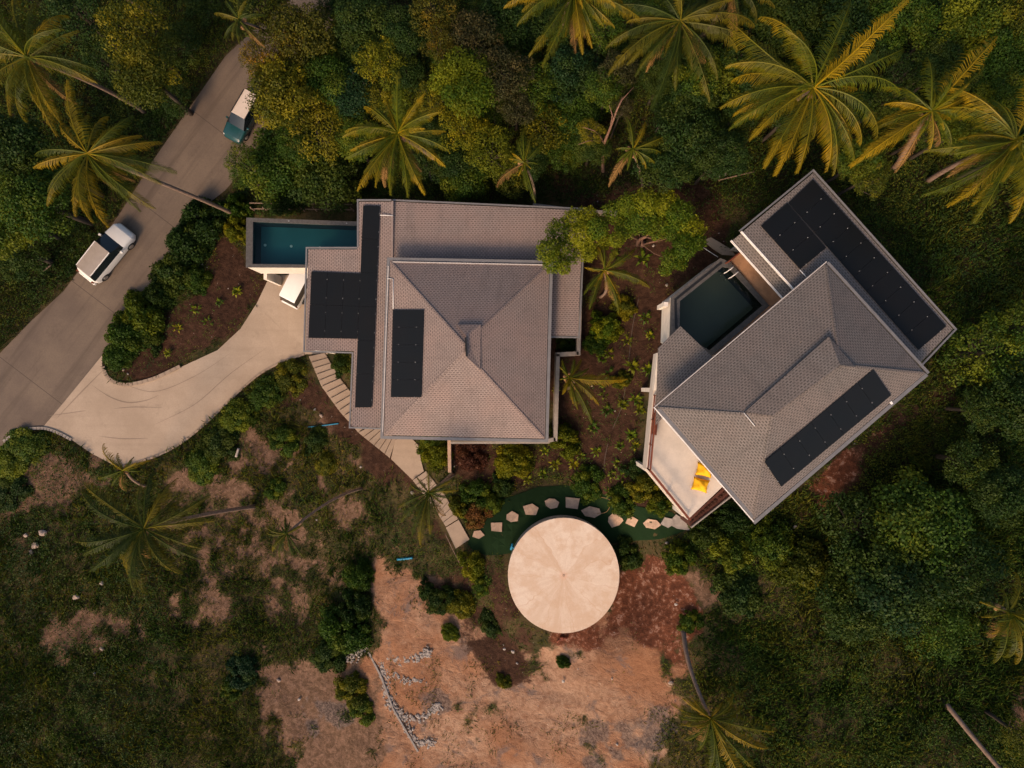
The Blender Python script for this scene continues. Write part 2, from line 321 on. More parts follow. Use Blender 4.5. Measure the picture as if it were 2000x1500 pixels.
# ---------------------------------------------------------------- ground sheet
def axis(lo, hi, st, far):
    a = list(np.arange(lo, hi + 1e-6, st)); s = st; x = hi
    while x < far: s *= 1.35; x += s; a.append(x)
    s = st; x = lo
    while x > -far: s *= 1.35; x -= s; a.insert(0, x)
    return np.array(a)
gxs = axis(-48, 48, .28, 1600); gys = axis(-38, 38, .28, 1600)
GX, GY = np.meshgrid(gxs, gys); GZ = terr(GX, GY)
PX = 1000 + GX*F/(HC-np.minimum(GZ, 40)); PY = 750 - GY*F/(HC-np.minimum(GZ, 40))
def blur(a, n):
    for _ in range(n):
        a = (a + np.roll(a, 1, 0) + np.roll(a, -1, 0) + np.roll(a, 1, 1) + np.roll(a, -1, 1))/5
    return a
rngn = np.random.default_rng(5)
def vnoise(x, y, sc, seed):
    g = np.random.default_rng(seed).random((64, 64)); x = x/sc + 500; y = y/sc + 500
    i = np.floor(x).astype(int); j = np.floor(y).astype(int); u = x-i; v = y-j; u = u*u*(3-2*u); v = v*v*(3-2*v)
    a = g[i % 64, j % 64]; b = g[(i+1) % 64, j % 64]; c = g[i % 64, (j+1) % 64]; d = g[(i+1) % 64, (j+1) % 64]
    return (a*(1-u)+b*u)*(1-v) + (c*(1-u)+d*u)*v
def fbm(x, y, sc, seed): return .5*vnoise(x, y, sc, seed) + .27*vnoise(x, y, sc/2.1, seed+1) + .15*vnoise(x, y, sc/4.3, seed+2) + .08*vnoise(x, y, sc/9, seed+3)
wx = PX + 95*(fbm(GX, GY, 3.6, 11)-.5); wy = PY + 95*(fbm(GX, GY, 3.6, 21)-.5)
def mk(polys, n=2, warp=True, w=None):
    a = np.zeros(GX.shape)
    for i, p in enumerate(polys): a = np.maximum(a, inpoly(wx if warp else PX, wy if warp else PY, p)*(w[i] if w else 1))
    return blur(a.astype(float), n)
def ragged(a, amp, seed):
    v = a + amp*(fbm(GX, GY, 2.6, seed)-.5)*np.minimum(1, a*6) + amp*.7*(fbm(GX, GY, .8, seed+7)-.5)*np.minimum(1, a*6); return np.clip((v-.22)/.56, 0, 1)
sandM = ragged(mk(SAND[:1], 18, True), 1.7, 301); dustM = ragged(mk(SAND[1:], 22, True, [.95,.75,.62,.66,.55,.7,.7,.55,.36,.42,.34]), 1.7, 307); ashM = ragged(mk([[(1170,1400),(1250,1350),(1335,1335),(1325,1440),(1240,1520),(1120,1520)],[(845,1330),(895,1360),(860,1400),(820,1385)],[(560,1370),(640,1340),(690,1400),(600,1450)],[(1160,1310),(1250,1300),(1240,1340),(1150,1335)]], 8, True, [.72,.6,.5,.5]), 1.6, 391)
litShadeM = blur(mk([[(-400,-400),(430,-400),(430,90),(300,330),(120,560),(0,680),(-400,700)],[(440,-400),(2600,-400),(2600,700),(1880,620),(1600,340),(1440,380),(1080,390),(700,395),(470,400),(520,200)],[(1480,1030),(1850,760),(2600,640),(2600,1250),(1700,1230),(1560,1120)]], 12), 4)  # woods whose floor gets leaf litter plus painted shade
soilM = ragged(mk(SOIL, 10, True, [1.1,1,.75,.7,.7,.7]), 1.1, 331); redM = ragged(mk(RED, 10), 1.3, 361)
hard = mk([ROAD, DRIVE], 4, False); lawnM = mk([LAWN], 2, False)
flatM = np.clip(mk([ROAD, DRIVE, LAWN, [(590,690),(650,670),(745,835),(800,850),(850,930),(925,1050),(885,1085),(790,945),(690,850),(615,760)], [(560,380),(1150,380),(1150,900),(560,900)], [(1240,560),(1600,330),(1870,640),(1480,1050),(1340,1050),(1240,920)], [(960,990),(1240,990),(1240,1260),(960,1260)]], 10, False)*1.6, 0, 1)
inner = (np.abs(GX) < 47) & (np.abs(GY) < 37)
GZ = GZ + np.where(inner, (1-flatM)*((fbm(GX, GY, 5, 31)-.5)*.9 + (fbm(GX, GY, 1.3, 41)-.5)*.22*(1-hard)), 0)
GZ = GZ - .06*np.clip(hard*1.5, 0, 1) - .02*lawnM
ny, nx = GX.shape
gm = bpy.data.meshes.new('ground'); gm.vertices.add(nx*ny); gm.vertices.foreach_set('co', np.stack([GX, GY, GZ], -1).reshape(-1).astype(np.float32))
idx = np.arange(nx*ny).reshape(ny, nx); q = np.stack([idx[:-1, :-1], idx[:-1, 1:], idx[1:, 1:], idx[1:, :-1]], -1).reshape(-1, 4)
gm.loops.add(q.size); gm.loops.foreach_set('vertex_index', q.reshape(-1).astype(np.int32)); gm.polygons.add(len(q))
gm.polygons.foreach_set('loop_start', np.arange(0, q.size, 4, dtype=np.int32)); gm.polygons.foreach_set('loop_total', np.full(len(q), 4, dtype=np.int32))
gm.polygons.foreach_set('use_smooth', np.ones(len(q), bool))
for nm, a in (('sand', sandM), ('soil', soilM), ('red', redM), ('ash', ashM), ('dust', dustM), ('litter_shade', litShadeM)):
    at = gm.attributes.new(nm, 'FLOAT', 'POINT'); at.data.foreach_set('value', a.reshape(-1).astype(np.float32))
gm.update(calc_edges=True)
m = NM('ground'); p = m.pos()
n1 = m.noise(.55, 8, .68, p); n2 = m.noise(2.4, 6, .7, p); n3 = m.noise(12, 4, .7, p); n4 = m.noise(.16, 4, .6, p)
base = m.mix(m.step(n1, .38, .62), (.030,.032,.012), (.080,.060,.027)); base = m.mix(m.math('MULTIPLY', m.step(n2, .52, .66), .5), base, (.105,.058,.030))
base = m.mix(m.math('MULTIPLY', m.attr('litter_shade'), .85), base, m.mix(n2, (.008,.009,.004), (.026,.019,.009)))  # shade between the crowns painted into the near-black litter colour
def edge(at, w=1.5): return m.step(m.math('ADD', m.attr(at), m.math('MULTIPLY', m.math('SUBTRACT', m.math('ADD', m.math('MULTIPLY', n2, .45), m.math('MULTIPLY', n5, .55)), .5), w)), .25, .75)
n5 = m.noise(5.5, 5, .75, p)
sand = m.mix(m.step(n4, .35, .62), (.29,.140,.074), (.38,.235,.152)); sand = m.mix(m.math('MULTIPLY', m.step(n2, .42, .68), .55), sand, (.165,.068,.034))
sand = m.mix(m.math('MULTIPLY', m.step(m.noise(1.25, 8, .72, p, 1.4), .45, .68), .42), sand, (.19,.088,.05))
vr = m.n('ShaderNodeMapping'); m.L(p, vr.inputs[0]); vr.inputs['Rotation'].default_value = (0, 0, .7); vr.inputs['Scale'].default_value = (.5, 1.1, 1)
rut = m.noise(.9, 3, .5, vr.outputs[0], .8); sand = m.mix(m.math('MULTIPLY', m.step(rut, .52, .70), .22), sand, (.17,.08,.048))
sand = m.mix(m.math('MULTIPLY', m.step(m.noise(.42, 6, .72, p, .6), .54, .66), .7), sand, (.12,.10,.095)); sand = m.mix(m.math('MULTIPLY', m.step(n3, .5, .72), .45), sand, (.11,.055,.032))
sand = m.mix(m.math('MULTIPLY', m.step(m.noise(1.1, 7, .75, p, 1.2), .60, .70), .75), sand, (.47,.33,.23))
soil = m.mix(m.step(n2, .35, .7), (.032,.016,.010), (.072,.036,.022)); soil = m.mix(m.math('MULTIPLY', m.step(n3, .60, .74), .6), soil, (.15,.085,.055))
red = m.mix(m.step(n2, .35, .7), (.075,.027,.015), (.19,.068,.034)); red = m.mix(m.math('MULTIPLY', m.step(m.math('ADD', m.math('MULTIPLY', n2, .6), m.math('MULTIPLY', n5, .4)), .53, .60), .75), red, (.33,.20,.15))
dust = m.mix(m.step(n2, .35, .7), (.105,.060,.036), (.235,.138,.092)); dust = m.mix(m.math('MULTIPLY', m.step(n5, .5, .7), .5), dust, (.30,.20,.14))
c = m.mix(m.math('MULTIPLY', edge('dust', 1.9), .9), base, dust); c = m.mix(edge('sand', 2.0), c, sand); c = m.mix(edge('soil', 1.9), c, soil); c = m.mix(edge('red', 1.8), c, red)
hb = m.math('ADD', m.math('ADD', n2, m.math('MULTIPLY', n3, .5)), m.math('MULTIPLY', m.step(rut, .45, .7), m.math('MULTIPLY', m.attr('sand'), -.35)))
ae = edge('ash'); c = m.mix(m.math('MULTIPLY', ae, .72), c, m.mix(m.step(n5, .4, .6), (.030,.030,.033), (.17,.13,.11)))
c = m.mix(m.math('MULTIPLY', m.math('MULTIPLY', m.attr('sand'), m.step(m.noise(3.2, 6, .8, p, .8), .60, .68)), .55), c, (.07,.045,.028))
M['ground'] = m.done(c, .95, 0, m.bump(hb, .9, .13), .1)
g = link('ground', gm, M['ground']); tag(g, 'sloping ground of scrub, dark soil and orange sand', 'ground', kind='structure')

# ---------------------------------------------------------------- draped sheets
def drape(name, poly, off, mat, thick=0.0, step=1.0, zf=None):
    bm = bmesh.new(); pts = wpoly(poly); f = bm.faces.new([bm.verts.new((x, y, 0)) for x, y in pts])
    xs = [p_[0] for p_ in pts]; ys = [p_[1] for p_ in pts]
    bmesh.ops.triangulate(bm, faces=[f])
    for ax, (lo, hi) in ((Vector((1, 0, 0)), (min(xs), max(xs))), (Vector((0, 1, 0)), (min(ys), max(ys)))):
        k = math.ceil(lo/step)*step
        while k < hi:
            bmesh.ops.bisect_plane(bm, geom=bm.verts[:]+bm.edges[:]+bm.faces[:], plane_co=ax*k, plane_no=ax); k += step
    for v in bm.verts: v.co.z = (zf or tz)(v.co.x, v.co.y) + off
    bmesh.ops.recalc_face_normals(bm, faces=bm.faces[:])
    if sum(f_.normal.z for f_ in bm.faces) < 0: bmesh.ops.reverse_faces(bm, faces=bm.faces[:])
    if thick:
        top = bm.faces[:]; r = bmesh.ops.extrude_face_region(bm, geom=top)
        for v in [e for e in r['geom'] if isinstance(e, bmesh.types.BMVert)]: v.co.z += thick
        bmesh.ops.recalc_face_normals(bm, faces=bm.faces[:])
    me = bpy.data.meshes.new(name); bm.to_mesh(me); bm.free(); return link(name, me, mat)
tag(drape('road', ROAD, .02, M['road'], 0, 3), 'grey concrete road crossing the upper left', 'road', kind='structure')
tag(drape('driveway', DRIVE, .028, M['drive'], 0, 3), 'pale concrete driveway curving up to the carport', 'driveway', kind='structure')
tag(drape('lawn', LAWN, .03, M['turf'], 0, .5), 'dark green lawn curving round the tank', 'lawn', kind='structure')
def strip(name, pts, w, h, mat, off=0, parent=None):
    mb = MB(); P = [G(*p_) for p_ in pts]
    for a, b in zip(P, P[1:]):
        mb.bar(a + Vector((0, 0, h/2+off)), b + (b-a).normalized()*.04 + Vector((0, 0, h/2+off)), w, h)
    return mb.build(name, mat, parent)
def smoothpts(pts, n=5):
    out = []
    for i in range(len(pts)-1):
        p0, p1, p2, p3 = pts[max(i-1, 0)], pts[i], pts[i+1], pts[min(i+2, len(pts)-1)]
        for k in range(n):
            t = k/n; out.append(tuple(.5*((2*p1[j]) + (-p0[j]+p2[j])*t + (2*p0[j]-5*p1[j]+4*p2[j]-p3[j])*t*t + (-p0[j]+3*p1[j]-3*p2[j]+p3[j])*t**3) for j in range(len(p1))))
    out.append(tuple(pts[-1])); return out
tag(strip('kerb', smoothpts([(203,716),(211,736),(228,747),(252,751),(300,740),(352,716)]), .28, .14, M['stairs']), 'raised pale kerb round the tip of the planted island', 'kerb')
tag(strip('kerb', smoothpts([(240,911),(300,893),(350,868),(400,829),(450,781),(500,736),(545,710),(594,692)]), .16, .10, M['stairs']), 'long low kerb along the lower edge of the driveway', 'kerb')
tag(strip('kerb', smoothpts([(8,862),(40,842),(80,836),(110,843),(140,858)]), .22, .12, M['concrete']), 'short rough kerb at the road corner lower left', 'kerb')

# ---------------------------------------------------------------- houses
ROOFTH = .16
def slab(mb, pts, th=ROOFTH):
    "pts (px,py,z) -> slab with that top face"
    P = [V3(*p_) for p_ in pts]; mb.prism([(p_.x, p_.y) for p_ in P], [p_.z-th for p_ in P], [p_.z for p_ in P])
def panel_grid(parent, c00, c10, c11, c01, nu, nv, zf, lift=.10):
    "corner pixels, nu x nv panels, each a child with four clamps"
    def at(u, v):
        px = (c00[0]*(1-u)+c10[0]*u)*(1-v) + (c01[0]*(1-u)+c11[0]*u)*v; py = (c00[1]*(1-u)+c10[1]*u)*(1-v) + (c01[1]*(1-u)+c11[1]*u)*v
        return V3(px, py, zf(px, py)+lift)
    for i in range(nu):
        for j in range(nv):
            lu = (at(1, 0)-at(0, 0)).length; lv = (at(0, 1)-at(0, 0)).length; gu = .008/lu; gv = .008/lv
            q = [at(i/nu+gu, j/nv+gv), at((i+1)/nu-gu, j/nv+gv), at((i+1)/nu-gu, (j+1)/nv-gv), at(i/nu+gu, (j+1)/nv-gv)]
            mb = MB(); mb.prism([(a.x, a.y) for a in q], [a.z-.04 for a in q], [a.z for a in q])
            o = mb.build('solar_panel', M['solar'], parent, uv=True)
            long_u = (q[1]-q[0]).length > (q[3]-q[0]).length
            for t in (.22, .78):
                a, b = (3, 2) if long_u else (1, 2)
                cpt = q[a].lerp(q[b], t); k = MB(); k.bar(cpt+Vector((-.022, 0, .012)), cpt+Vector((.022, 0, .012)), .044, .045)
                k.build('clamp', M['clamp'], o)
def window(parent, c, d, w, h, n):
    "c centre on the wall, d along the wall, n outward"
    mb = MB(); up = Vector((0, 0, 1)); c = Vector(c) + n*.03
    for s_ in (-1, 1): mb.bar(c+d*s_*w/2-up*(h/2+.04), c+d*s_*w/2+up*(h/2+.04), .08, .10, n)
    for s_ in (-1, 1): mb.bar(c-d*(w/2-.04)+up*s_*h/2, c+d*(w/2-.04)+up*s_*h/2, .08, .08)
    mb.bar(c-up*(h/2-.04), c+up*(h/2-.04), .05, .07, n)
    f = mb.build('window', M['darkmetal'], parent)
    g_ = MB(); g_.bar(c-d*(w/2-.04)-n*.01, c+d*(w/2-.04)-n*.01, .02, h-.08); g_.build('pane', M['glass'], f)
def gut(mb, pts, w=.16, h=.14, closed=False):
    P = [V3(*p_) for p_ in pts]
    if closed: P.append(P[0])
    for a, b in zip(P, P[1:]):
        d = (b-a).normalized(); mb.bar(a-d*w*.45, b+d*w*.45 if False else b-d*w*.5, w, h)
def hip_roof(parent, E, zE, ridge, zR, over):
    "E: four eave pixels in ring order; ridge: two pixels; faces E0E1-R0R1 etc."
    P = [V3(*e, zE) for e in E]; Rg = [V3(*r_, zR) for r_ in ridge]; mb = MB(); bm = mb.bm
    v = [bm.verts.new(p_) for p_ in P]; r_ = [bm.verts.new(p_) for p_ in Rg]; b = [bm.verts.new(p_-Vector((0, 0, .18))) for p_ in P]
    faces = over(v, r_)
    for f in faces: bm.faces.new(f)
    for i in range(4): bm.faces.new((v[i], b[i], b[(i+1) % 4], v[(i+1) % 4]))
    bm.faces.new(b)
    bmesh.ops.recalc_face_normals(bm, faces=bm.faces[:])
    ro = mb.build('main_roof', M['tiles'], parent, uv=True)
    ro.data.materials[0] = M[TK]; return ro, P, Rg
TK = 'tiles'
# ---- villa 1 (square hip roof)
vil = empty('villa', (0, 0, 3.0), 'large villa with square hipped shingle roof, flat lower roofs and teal pool', 'house')
zw = lambda px, py: 8.0 + (px-600)/165*.9
zn = lambda px, py: 8.72 + (py-393)/262*.42
mb = MB(); slab(mb, [(x, y, zw(x, y)) for x, y in [(602,487),(698,487),(701,394),(766,394),(765,600),(764,836),(686,833),(691,686),(597,684)]]); lr = mb.build('lower_roof', M['tiles'], vil, uv=True)
mb = MB(); slab(mb, [(x, y, zn(x, y)) for x, y in [(768,394),(1140,411),(1128,656),(1060,655),(1060,600),(768,600)]]); nr = mb.build('lower_roof', M['tiles'], vil, uv=True)
mb = MB(); gut(mb, [(x, y, zw(x, y)-.02) for x, y in [(697,484),(599,484),(594,686),(689,689),(683,835),(764,838)]], .10, .12); gut(mb, [(x, y, zw(x, y)-.02) for x, y in [(699,482),(699,391),(766,391)]], .10, .12); mb.build('gutter', M['gutter'], lr)
mb = MB(); gut(mb, [(x, y, zn(x, y)-.04) for x, y in [(768,391),(1143,408),(1131,659),(1070,658)]], .10, .12)
a = V3(1072, 655, 8.9); mb.tube([a, a+Vector((-.25,-.5,-1)), a+Vector((-.3,-.6,-4))], .05); mb.build('gutter', M['gutter'], nr)
mb = MB(); gut(mb, [(766.5,394,8.93),(765.5,600,8.99)], .12, .05); mb.build('flashing', M['tiles'], lr)
zE1, zR1 = 9.9, 12.35
E1 = [(762,510),(1073,516),(1064,857),(750,850)]; ap = (907, 678)
def ov1(v, r_): return [(v[0], v[1], r_[0]), (v[1], v[2], r_[1], r_[0]), (v[2], v[3], r_[1]), (v[3], v[0], r_[0], r_[1])]
mr, P1, Rg1 = hip_roof(vil, E1, zE1, [(907,672),(907,686)], zR1, ov1)
mb = MB(); gut(mb, [(759,506,zE1-.05),(1077,512,zE1-.05),(1068,861,zE1-.05),(746,854,zE1-.05)], .20, .13, True); gu = mb.build('gutter', M['gutter'], mr)
mb = MB(); gut(mb, [(768,511.5,zE1+.07),(1066,517.5,zE1+.07)], .07, .05); gut(mb, [(758.5,520,zE1+.04),(747.5,845,zE1+.04)], .06, .05); mb.build('drip_edge', M['gutter_pale'], mr)
mb = MB()
for a_, b_ in ((P1[0], Rg1[0]), (P1[1], Rg1[0]), (P1[2], Rg1[1]), (P1[3], Rg1[1])): mb.bar(a_.lerp(b_, .02)+Vector((0, 0, .0)), b_, .12, .05)
mb.build('hip_cap', M['tiles'], mr, uv=True)
def cap(parent, pts_t, pts_b, slit, name='roof_vent'):
    "raised plates lying over two slopes: pts_t list of faces with (px,py,z)"
    mb = MB()
    for f in pts_t: slab(mb, f, .30)
    o = mb.build(name, M[TK], parent, uv=True)
    
    if slit: k = MB(); k.bar(V3(*slit[0]), V3(*slit[1]), .10, .16); k.build('dark_ridge_bar', M['darkmetal'], o)  # thin dark bar along the ridge of the raised plates
    return o
def plane(p0, p1, p2):
    n = (p1-p0).cross(p2-p0)
    def z_at(px, py):
        z = p0.z
        for _ in range(20):
            x, y = W(px, py, z); z = .3*z + .7*(p0.z - (n.x*(x-p0.x)+n.y*(y-p0.y))/n.z)
        return z
    return z_at
plN = plane(P1[0], P1[1], Rg1[0]); plE = plane(P1[1], P1[2], Rg1[1]); plW = plane(P1[3], P1[0], Rg1[0]); plS = plane(P1[2], P1[3], Rg1[1])
lf = .17
rv = [(910,656,plN(910,656)+lf+.05), (912,698,plE(912,698)+lf)]
rt = max(rv[0][2], rv[1][2])
cap(mr, [[(893,634,plN(893,634)+lf), (939,634,plN(939,634)+lf), rv[0]], [(939,634,plN(939,634)+lf), (938,722,plE(938,722)+.03+lf*.6), rv[1], rv[0]]], None, ((909.5,659,rt+.02), (911.5,696,rt+.02)))
panel_grid(vil, (608,530), (704,534), (698,662), (602,660), 3, 2, zw)
panel_grid(vil, (709,401), (742,402), (726,796), (693,796), 1, 6, zw, .13)
panel_grid(vil, (767,605), (828,605), (823,776), (763,776), 1, 5, lambda px, py: plW(px, py))
mb = MB(); mb.tube([V3(742,420,8.95), V3(768,421,8.98)], .03, 6); mb.build('pipe', M['pipe'], lr)
mb = MB(); mb.tube([V3(757,544,9.95), V3(768,545,plW(768,545)+.05), V3(768,603,plW(768,603)+.06)], .03, 6); mb.build('pipe', M['pipe'], mr)
# walls
def ring(px_list, z): return [tuple(V3(x, y, z)[:2]) for x, y in px_list]
mb = MB()
mb.prism(ring([(785,535),(1050,540),(1042,832),(775,827)], 9.8), 2.0, 9.78)
mb.prism(ring([(785,415),(1112,428),(1105,640),(1052,640),(1052,536),(785,532)], 8.6), 2.0, [8.6]*6)
mb.prism(ring([(716,420),(782,420),(772,820),(706,820)], 8.4), -.3, 8.38)
mb.prism(ring([(640,560),(714,560),(708,675),(640,675)], 8.0), -.3, 8.0)
wl = mb.build('wall', M['cream'], vil)
mb = MB(); mb.prism(ring([(606,492),(714,492),(706,680),(600,680)], 6.0), 3.3, 6.0); mb.build('deck_floor', M['terrace'], vil)
for x, y in [(607,497),(604,585),(603,678)]:
    mb = MB(); a = V3(x, y, 8.0); mb.prism([(a.x-.15+i, a.y-.15+j) for i, j in ((0,0),(.3,0),(.3,.3),(0,.3))], -.2, 7.85); mb.build('column', M['cream'], vil, bevel=.02)
mb = MB(); mb.prism([tuple(G(*p_)[:2]) for p_ in [(1078,865),(885,862),(885,858),(1078,860)]], 4, 6.2); mb.build('terrace_edge', M['concrete'], vil)
# windows for a view from the side
for (x, y, z, d, n) in [(820,829,7.6,(1,0,0),(0,-1,0)),(900,830,7.6,(1,0,0),(0,-1,0)),(985,831,7.6,(1,0,0),(0,-1,0))]:
    yy = ring([(775,827),(1042,832)], 9.8); t = (V3(x, y, 9.8).x-yy[0][0])/(yy[1][0]-yy[0][0]); window(vil, (V3(x, y, 9.8).x, yy[0][1]*(1-t)+yy[1][1]*t, z), Vector((1, 0, 0)), 1.8, 1.9, Vector((0, -1, 0)))
# pool 1
def pool(parent, rim, hole, ztop, zbot, zwater, depth, matF, matW, zlo):
    "rim and hole: pixel rings of equal length"
    Ro = ring(rim, ztop); Ri = ring(hole, ztop); n = len(rim); mb = MB(); bm = mb.bm
    to = [bm.verts.new((*p_, ztop)) for p_ in Ro]; ti = [bm.verts.new((*p_, ztop)) for p_ in Ri]; b = [bm.verts.new((*p_, ztop-.14)) for p_ in Ro]; bi = [bm.verts.new((*p_, ztop-.14)) for p_ in Ri]
    for i in range(n):
        j = (i+1) % n; bm.faces.new((to[i], to[j], ti[j], ti[i])); bm.faces.new((to[i], b[i], b[j], to[j])); bm.faces.new((ti[i], ti[j], bi[j], bi[i])); bm.faces.new((b[i], bi[i], bi[j], b[j]))
    bmesh.ops.recalc_face_normals(bm, faces=bm.faces[:]); root = mb.build('swimming_pool', M['coping'], parent)
    mb = MB(); bm = mb.bm; z1 = ztop-.143
    cx = sum(p_[0] for p_ in Ro)/n; cy = sum(p_[1] for p_ in Ro)/n
    so = [bm.verts.new((cx+(p_[0]-cx)*.992, cy+(p_[1]-cy)*.988, z1)) for p_ in Ro]; sb = [bm.verts.new((v.co.x, v.co.y, zlo)) for v in so]
    for i in range(n): j = (i+1) % n; bm.faces.new((so[i], sb[i], sb[j], so[j]))
    bm.faces.new(sb); bmesh.ops.recalc_face_normals(bm, faces=bm.faces[:]); mb.build('pool_wall', M['cream'], root)
    mb = MB(); bm = mb.bm; ti = [bm.verts.new((*p_, z1)) for p_ in Ri]; tb = [bm.verts.new((*p_, zwater-depth)) for p_ in Ri]
    for i in range(n): j = (i+1) % n; bm.faces.new((ti[i], ti[j], tb[j], tb[i]))
    f = bm.faces.new(tb); bmesh.ops.recalc_face_normals(bm, faces=bm.faces[:])
    for q_ in bm.faces: q_.normal_flip()
    mb.build('basin', matF, root)
    mb = MB(); f = mb.face([(*p_, zwater) for p_ in Ri]); mb.bm.normal_update()
    if f.normal.z < 0: f.normal_flip()
    mb.build('water', matW, root)
    return root
def mat_basin(name, wall, floor):
    m = NM(name); g_ = m.n('ShaderNodeNewGeometry'); sp = m.n('ShaderNodeSeparateXYZ'); m.L(g_.outputs['Normal'], sp.inputs[0]); k = m.math('ABSOLUTE', sp.outputs[2])
    n = m.noise(.5, 3, .5, g_.outputs['Position']); f = m.mix(n, floor, tuple(x*1.35 for x in floor)); return m.done(m.mix(m.step(k, .4, .6), wall, f), .8)
def mat_clear(name, tint):
    m = NM(name); t = m.n('ShaderNodeBsdfTransparent'); t.inputs[0].default_value = (*tint, 1); gl = m.n('ShaderNodeBsdfGlossy'); gl.inputs['Roughness'].default_value = .06; gl.inputs[0].default_value = (1,1,1,1)
    fr = m.n('ShaderNodeFresnel'); fr.inputs[0].default_value = 1.33; m.L(m.bump(m.noise(2.2, 4, .6, m.pos()), .3, .05), gl.inputs['Normal'])
    mx = m.n('ShaderNodeMixShader'); m.L(fr.outputs[0], mx.inputs[0]); m.L(t.outputs[0], mx.inputs[1]); m.L(gl.outputs[0], mx.inputs[2]); m.L(mx.outputs[0], m.out.inputs[0]); return m.m
M['basin1'] = mat_basin('teal_pool_tiles', (.035,.065,.07), (.04,.145,.145)); M['basin2'] = mat_basin('grey_pool_tiles', (.018,.03,.026), (.125,.128,.10))
M['water1'] = mat_clear('clear_water', (.62,.88,.88)); M['water2'] = mat_clear('green_water', (.68,.78,.70))
p1 = pool(vil, [(481,425),(705,433),(705,523),(480,522)], [(494,432.5),(702,441),(702,518),(493,515.5)], 6.3, 3.4, 6.05, 1.35, M['basin1'], M['water1'], 3.4)
for x, y in [(564,431.5),(677,436)]:
    mb = MB(); mb.tube([V3(x, y, 6.30), V3(x, y, 6.34)], .055, 10); mb.build('spot_light', M['clamp'], p1)
for x, y in [(518,479),(569,481),(625,484)]:
    a = V3(x, y, 4.72); mb = MB(); mb.tube([a, a+Vector((0, 0, .04))], .10, 12); mb.build('floor_light', M['cream'], p1)  # small pale discs standing for the lights in the pool floor
mb = MB(); a = V3(518, 530, 3.4); mb.prism([(a.x-.12, a.y-.6), (a.x+.12, a.y-.6), (a.x+.12, a.y+.1), (a.x-.12, a.y+.1)], -.2, 3.4); mb.build('column', M['cream'], p1)

TK = 'tiles2'
# ---- villa 2
v2 = empty('villa', (16, 2, 10.0), 'rotated villa with long hipped roof, terrace and dark angular pool', 'house')
zt2 = lambda px, py: 15.55 + .7*((px-1588)*(-.746)+(py-337)*.666)/181
mb = MB(); slab(mb, [(x, y, zt2(x, y)) for x, y in [(1449,454),(1588,338),(1861,643),(1793,713),(1690,650),(1575,592)]]); r2 = mb.build('lower_roof', M['tiles2'], v2, uv=True)
mb = MB(); gut(mb, [(1448,453,16.18),(1577,596,16.22)], .055, .2); mb.build('fascia', M['white_metal'], r2)
mb = MB(); gut(mb, [(x, y, zt2(x, y)-.03) for x, y in [(1446,450),(1588,333),(1866,643),(1796,717)]], .10, .13); mb.build('gutter', M['gutter'], r2)
zl2 = lambda px, py: 15.35 + .010*((px-1428)*.746-(py-470)*.666)
mb = MB(); slab(mb, [(x, y, zl2(x, y)) for x, y in [(1429,471),(1452,452),(1580,594),(1556,612)]]); r3 = mb.build('lower_roof', M['tiles2'], v2, uv=True)
mb = MB(); gut(mb, [(1428,470.5,15.33),(1556,614,15.33)], .055, .18); mb.build('fascia', M['white_metal'], r3)
mb = MB(); slab(mb, [(1286,680,15.25),(1329,637,15.25),(1400,705,15.75),(1281,830,15.75)]); r4 = mb.build('lower_roof', M['tiles2'], v2, uv=True)
zE2, zR2 = 16.85, 18.7
E2 = [(1613,515),(1281,796),(1472,1016),(1807,729)]
def ov2(v, r_): return [(v[0], v[1], r_[1], r_[0]), (v[1], v[2], r_[1]), (v[2], v[3], r_[0], r_[1]), (v[3], v[0], r_[0])]
m2, P2, Rg2 = hip_roof(v2, E2, zE2, [(1641,713),(1508,812)], zR2, ov2)
mb = MB(); gut(mb, [(1613,512,zE2-.05),(1278,795,zE2-.05)], .05, .16); mb.build('gutter', M['gutter_pale'], m2)
mb = MB(); gut(mb, [(1277.5,796,zE2-.05),(1472,1019,zE2-.05)], .05, .14); mb.build('fascia', M['white_metal'], m2)
mb = MB(); gut(mb, [(1474,1019,zE2-.05),(1812,729,zE2-.05)], .2, .13); gut(mb, [(1811,727,zE2-.05),(1614,511,zE2-.05)], .15, .13); mb.build('gutter', M['gutter'], m2)
mb = MB(); gut(mb, [(1288,800,zE2+.05),(1474,1012,zE2+.05)], .20, .04); mb.build('valley_flashing', M['gutter'], m2)
mb = MB()
for a_, b_ in ((P2[0], Rg2[0]), (P2[1], Rg2[1]), (P2[2], Rg2[1]), (P2[3], Rg2[0]), (Rg2[0], Rg2[1])): mb.bar(a_.lerp(b_, .02), b_, .12, .05)
mb.build('hip_cap', M['tiles2'], m2, uv=True)
q0 = plane(P2[0], P2[1], Rg2[1]); q1 = plane(P2[1], P2[2], Rg2[1]); q2 = plane(P2[2], P2[3], Rg2[0]); q3 = plane(P2[3], P2[0], Rg2[0])
ra = (1641,713,zR2+.16); rb = (1508,812,zR2+.13); cN = (1619,657,q0(1619,657)+.2)
cap(m2, [[cN, (1455,805,q0(1455,805)+.16), rb, ra], [cN, ra, (1671,717,q3(1671,717)+.14)]], None, None)
panel_grid(v2, (1706,722), (1741,772), (1526,951), (1493,902), 1, 7, lambda px, py: q2(px, py))
panel_grid(v2, (1588,350), (1849,637), (1794,684), (1540,396), 10, 1, zt2)
panel_grid(v2, (1538,396), (1614,484), (1563,526), (1486,441), 3, 1, zt2)
mb = MB(); mb.tube([V3(1562,527,16.3), V3(1575,541,16.35)], .03, 6); mb.build('pipe', M['pipe'], r2)
mb = MB(); mb.tube([V3(1453,806,q1(1453,806)+.05), V3(1474,832,q1(1474,832)+.05)], .025, 6); mb.build('pipe', M['pipe'], m2)
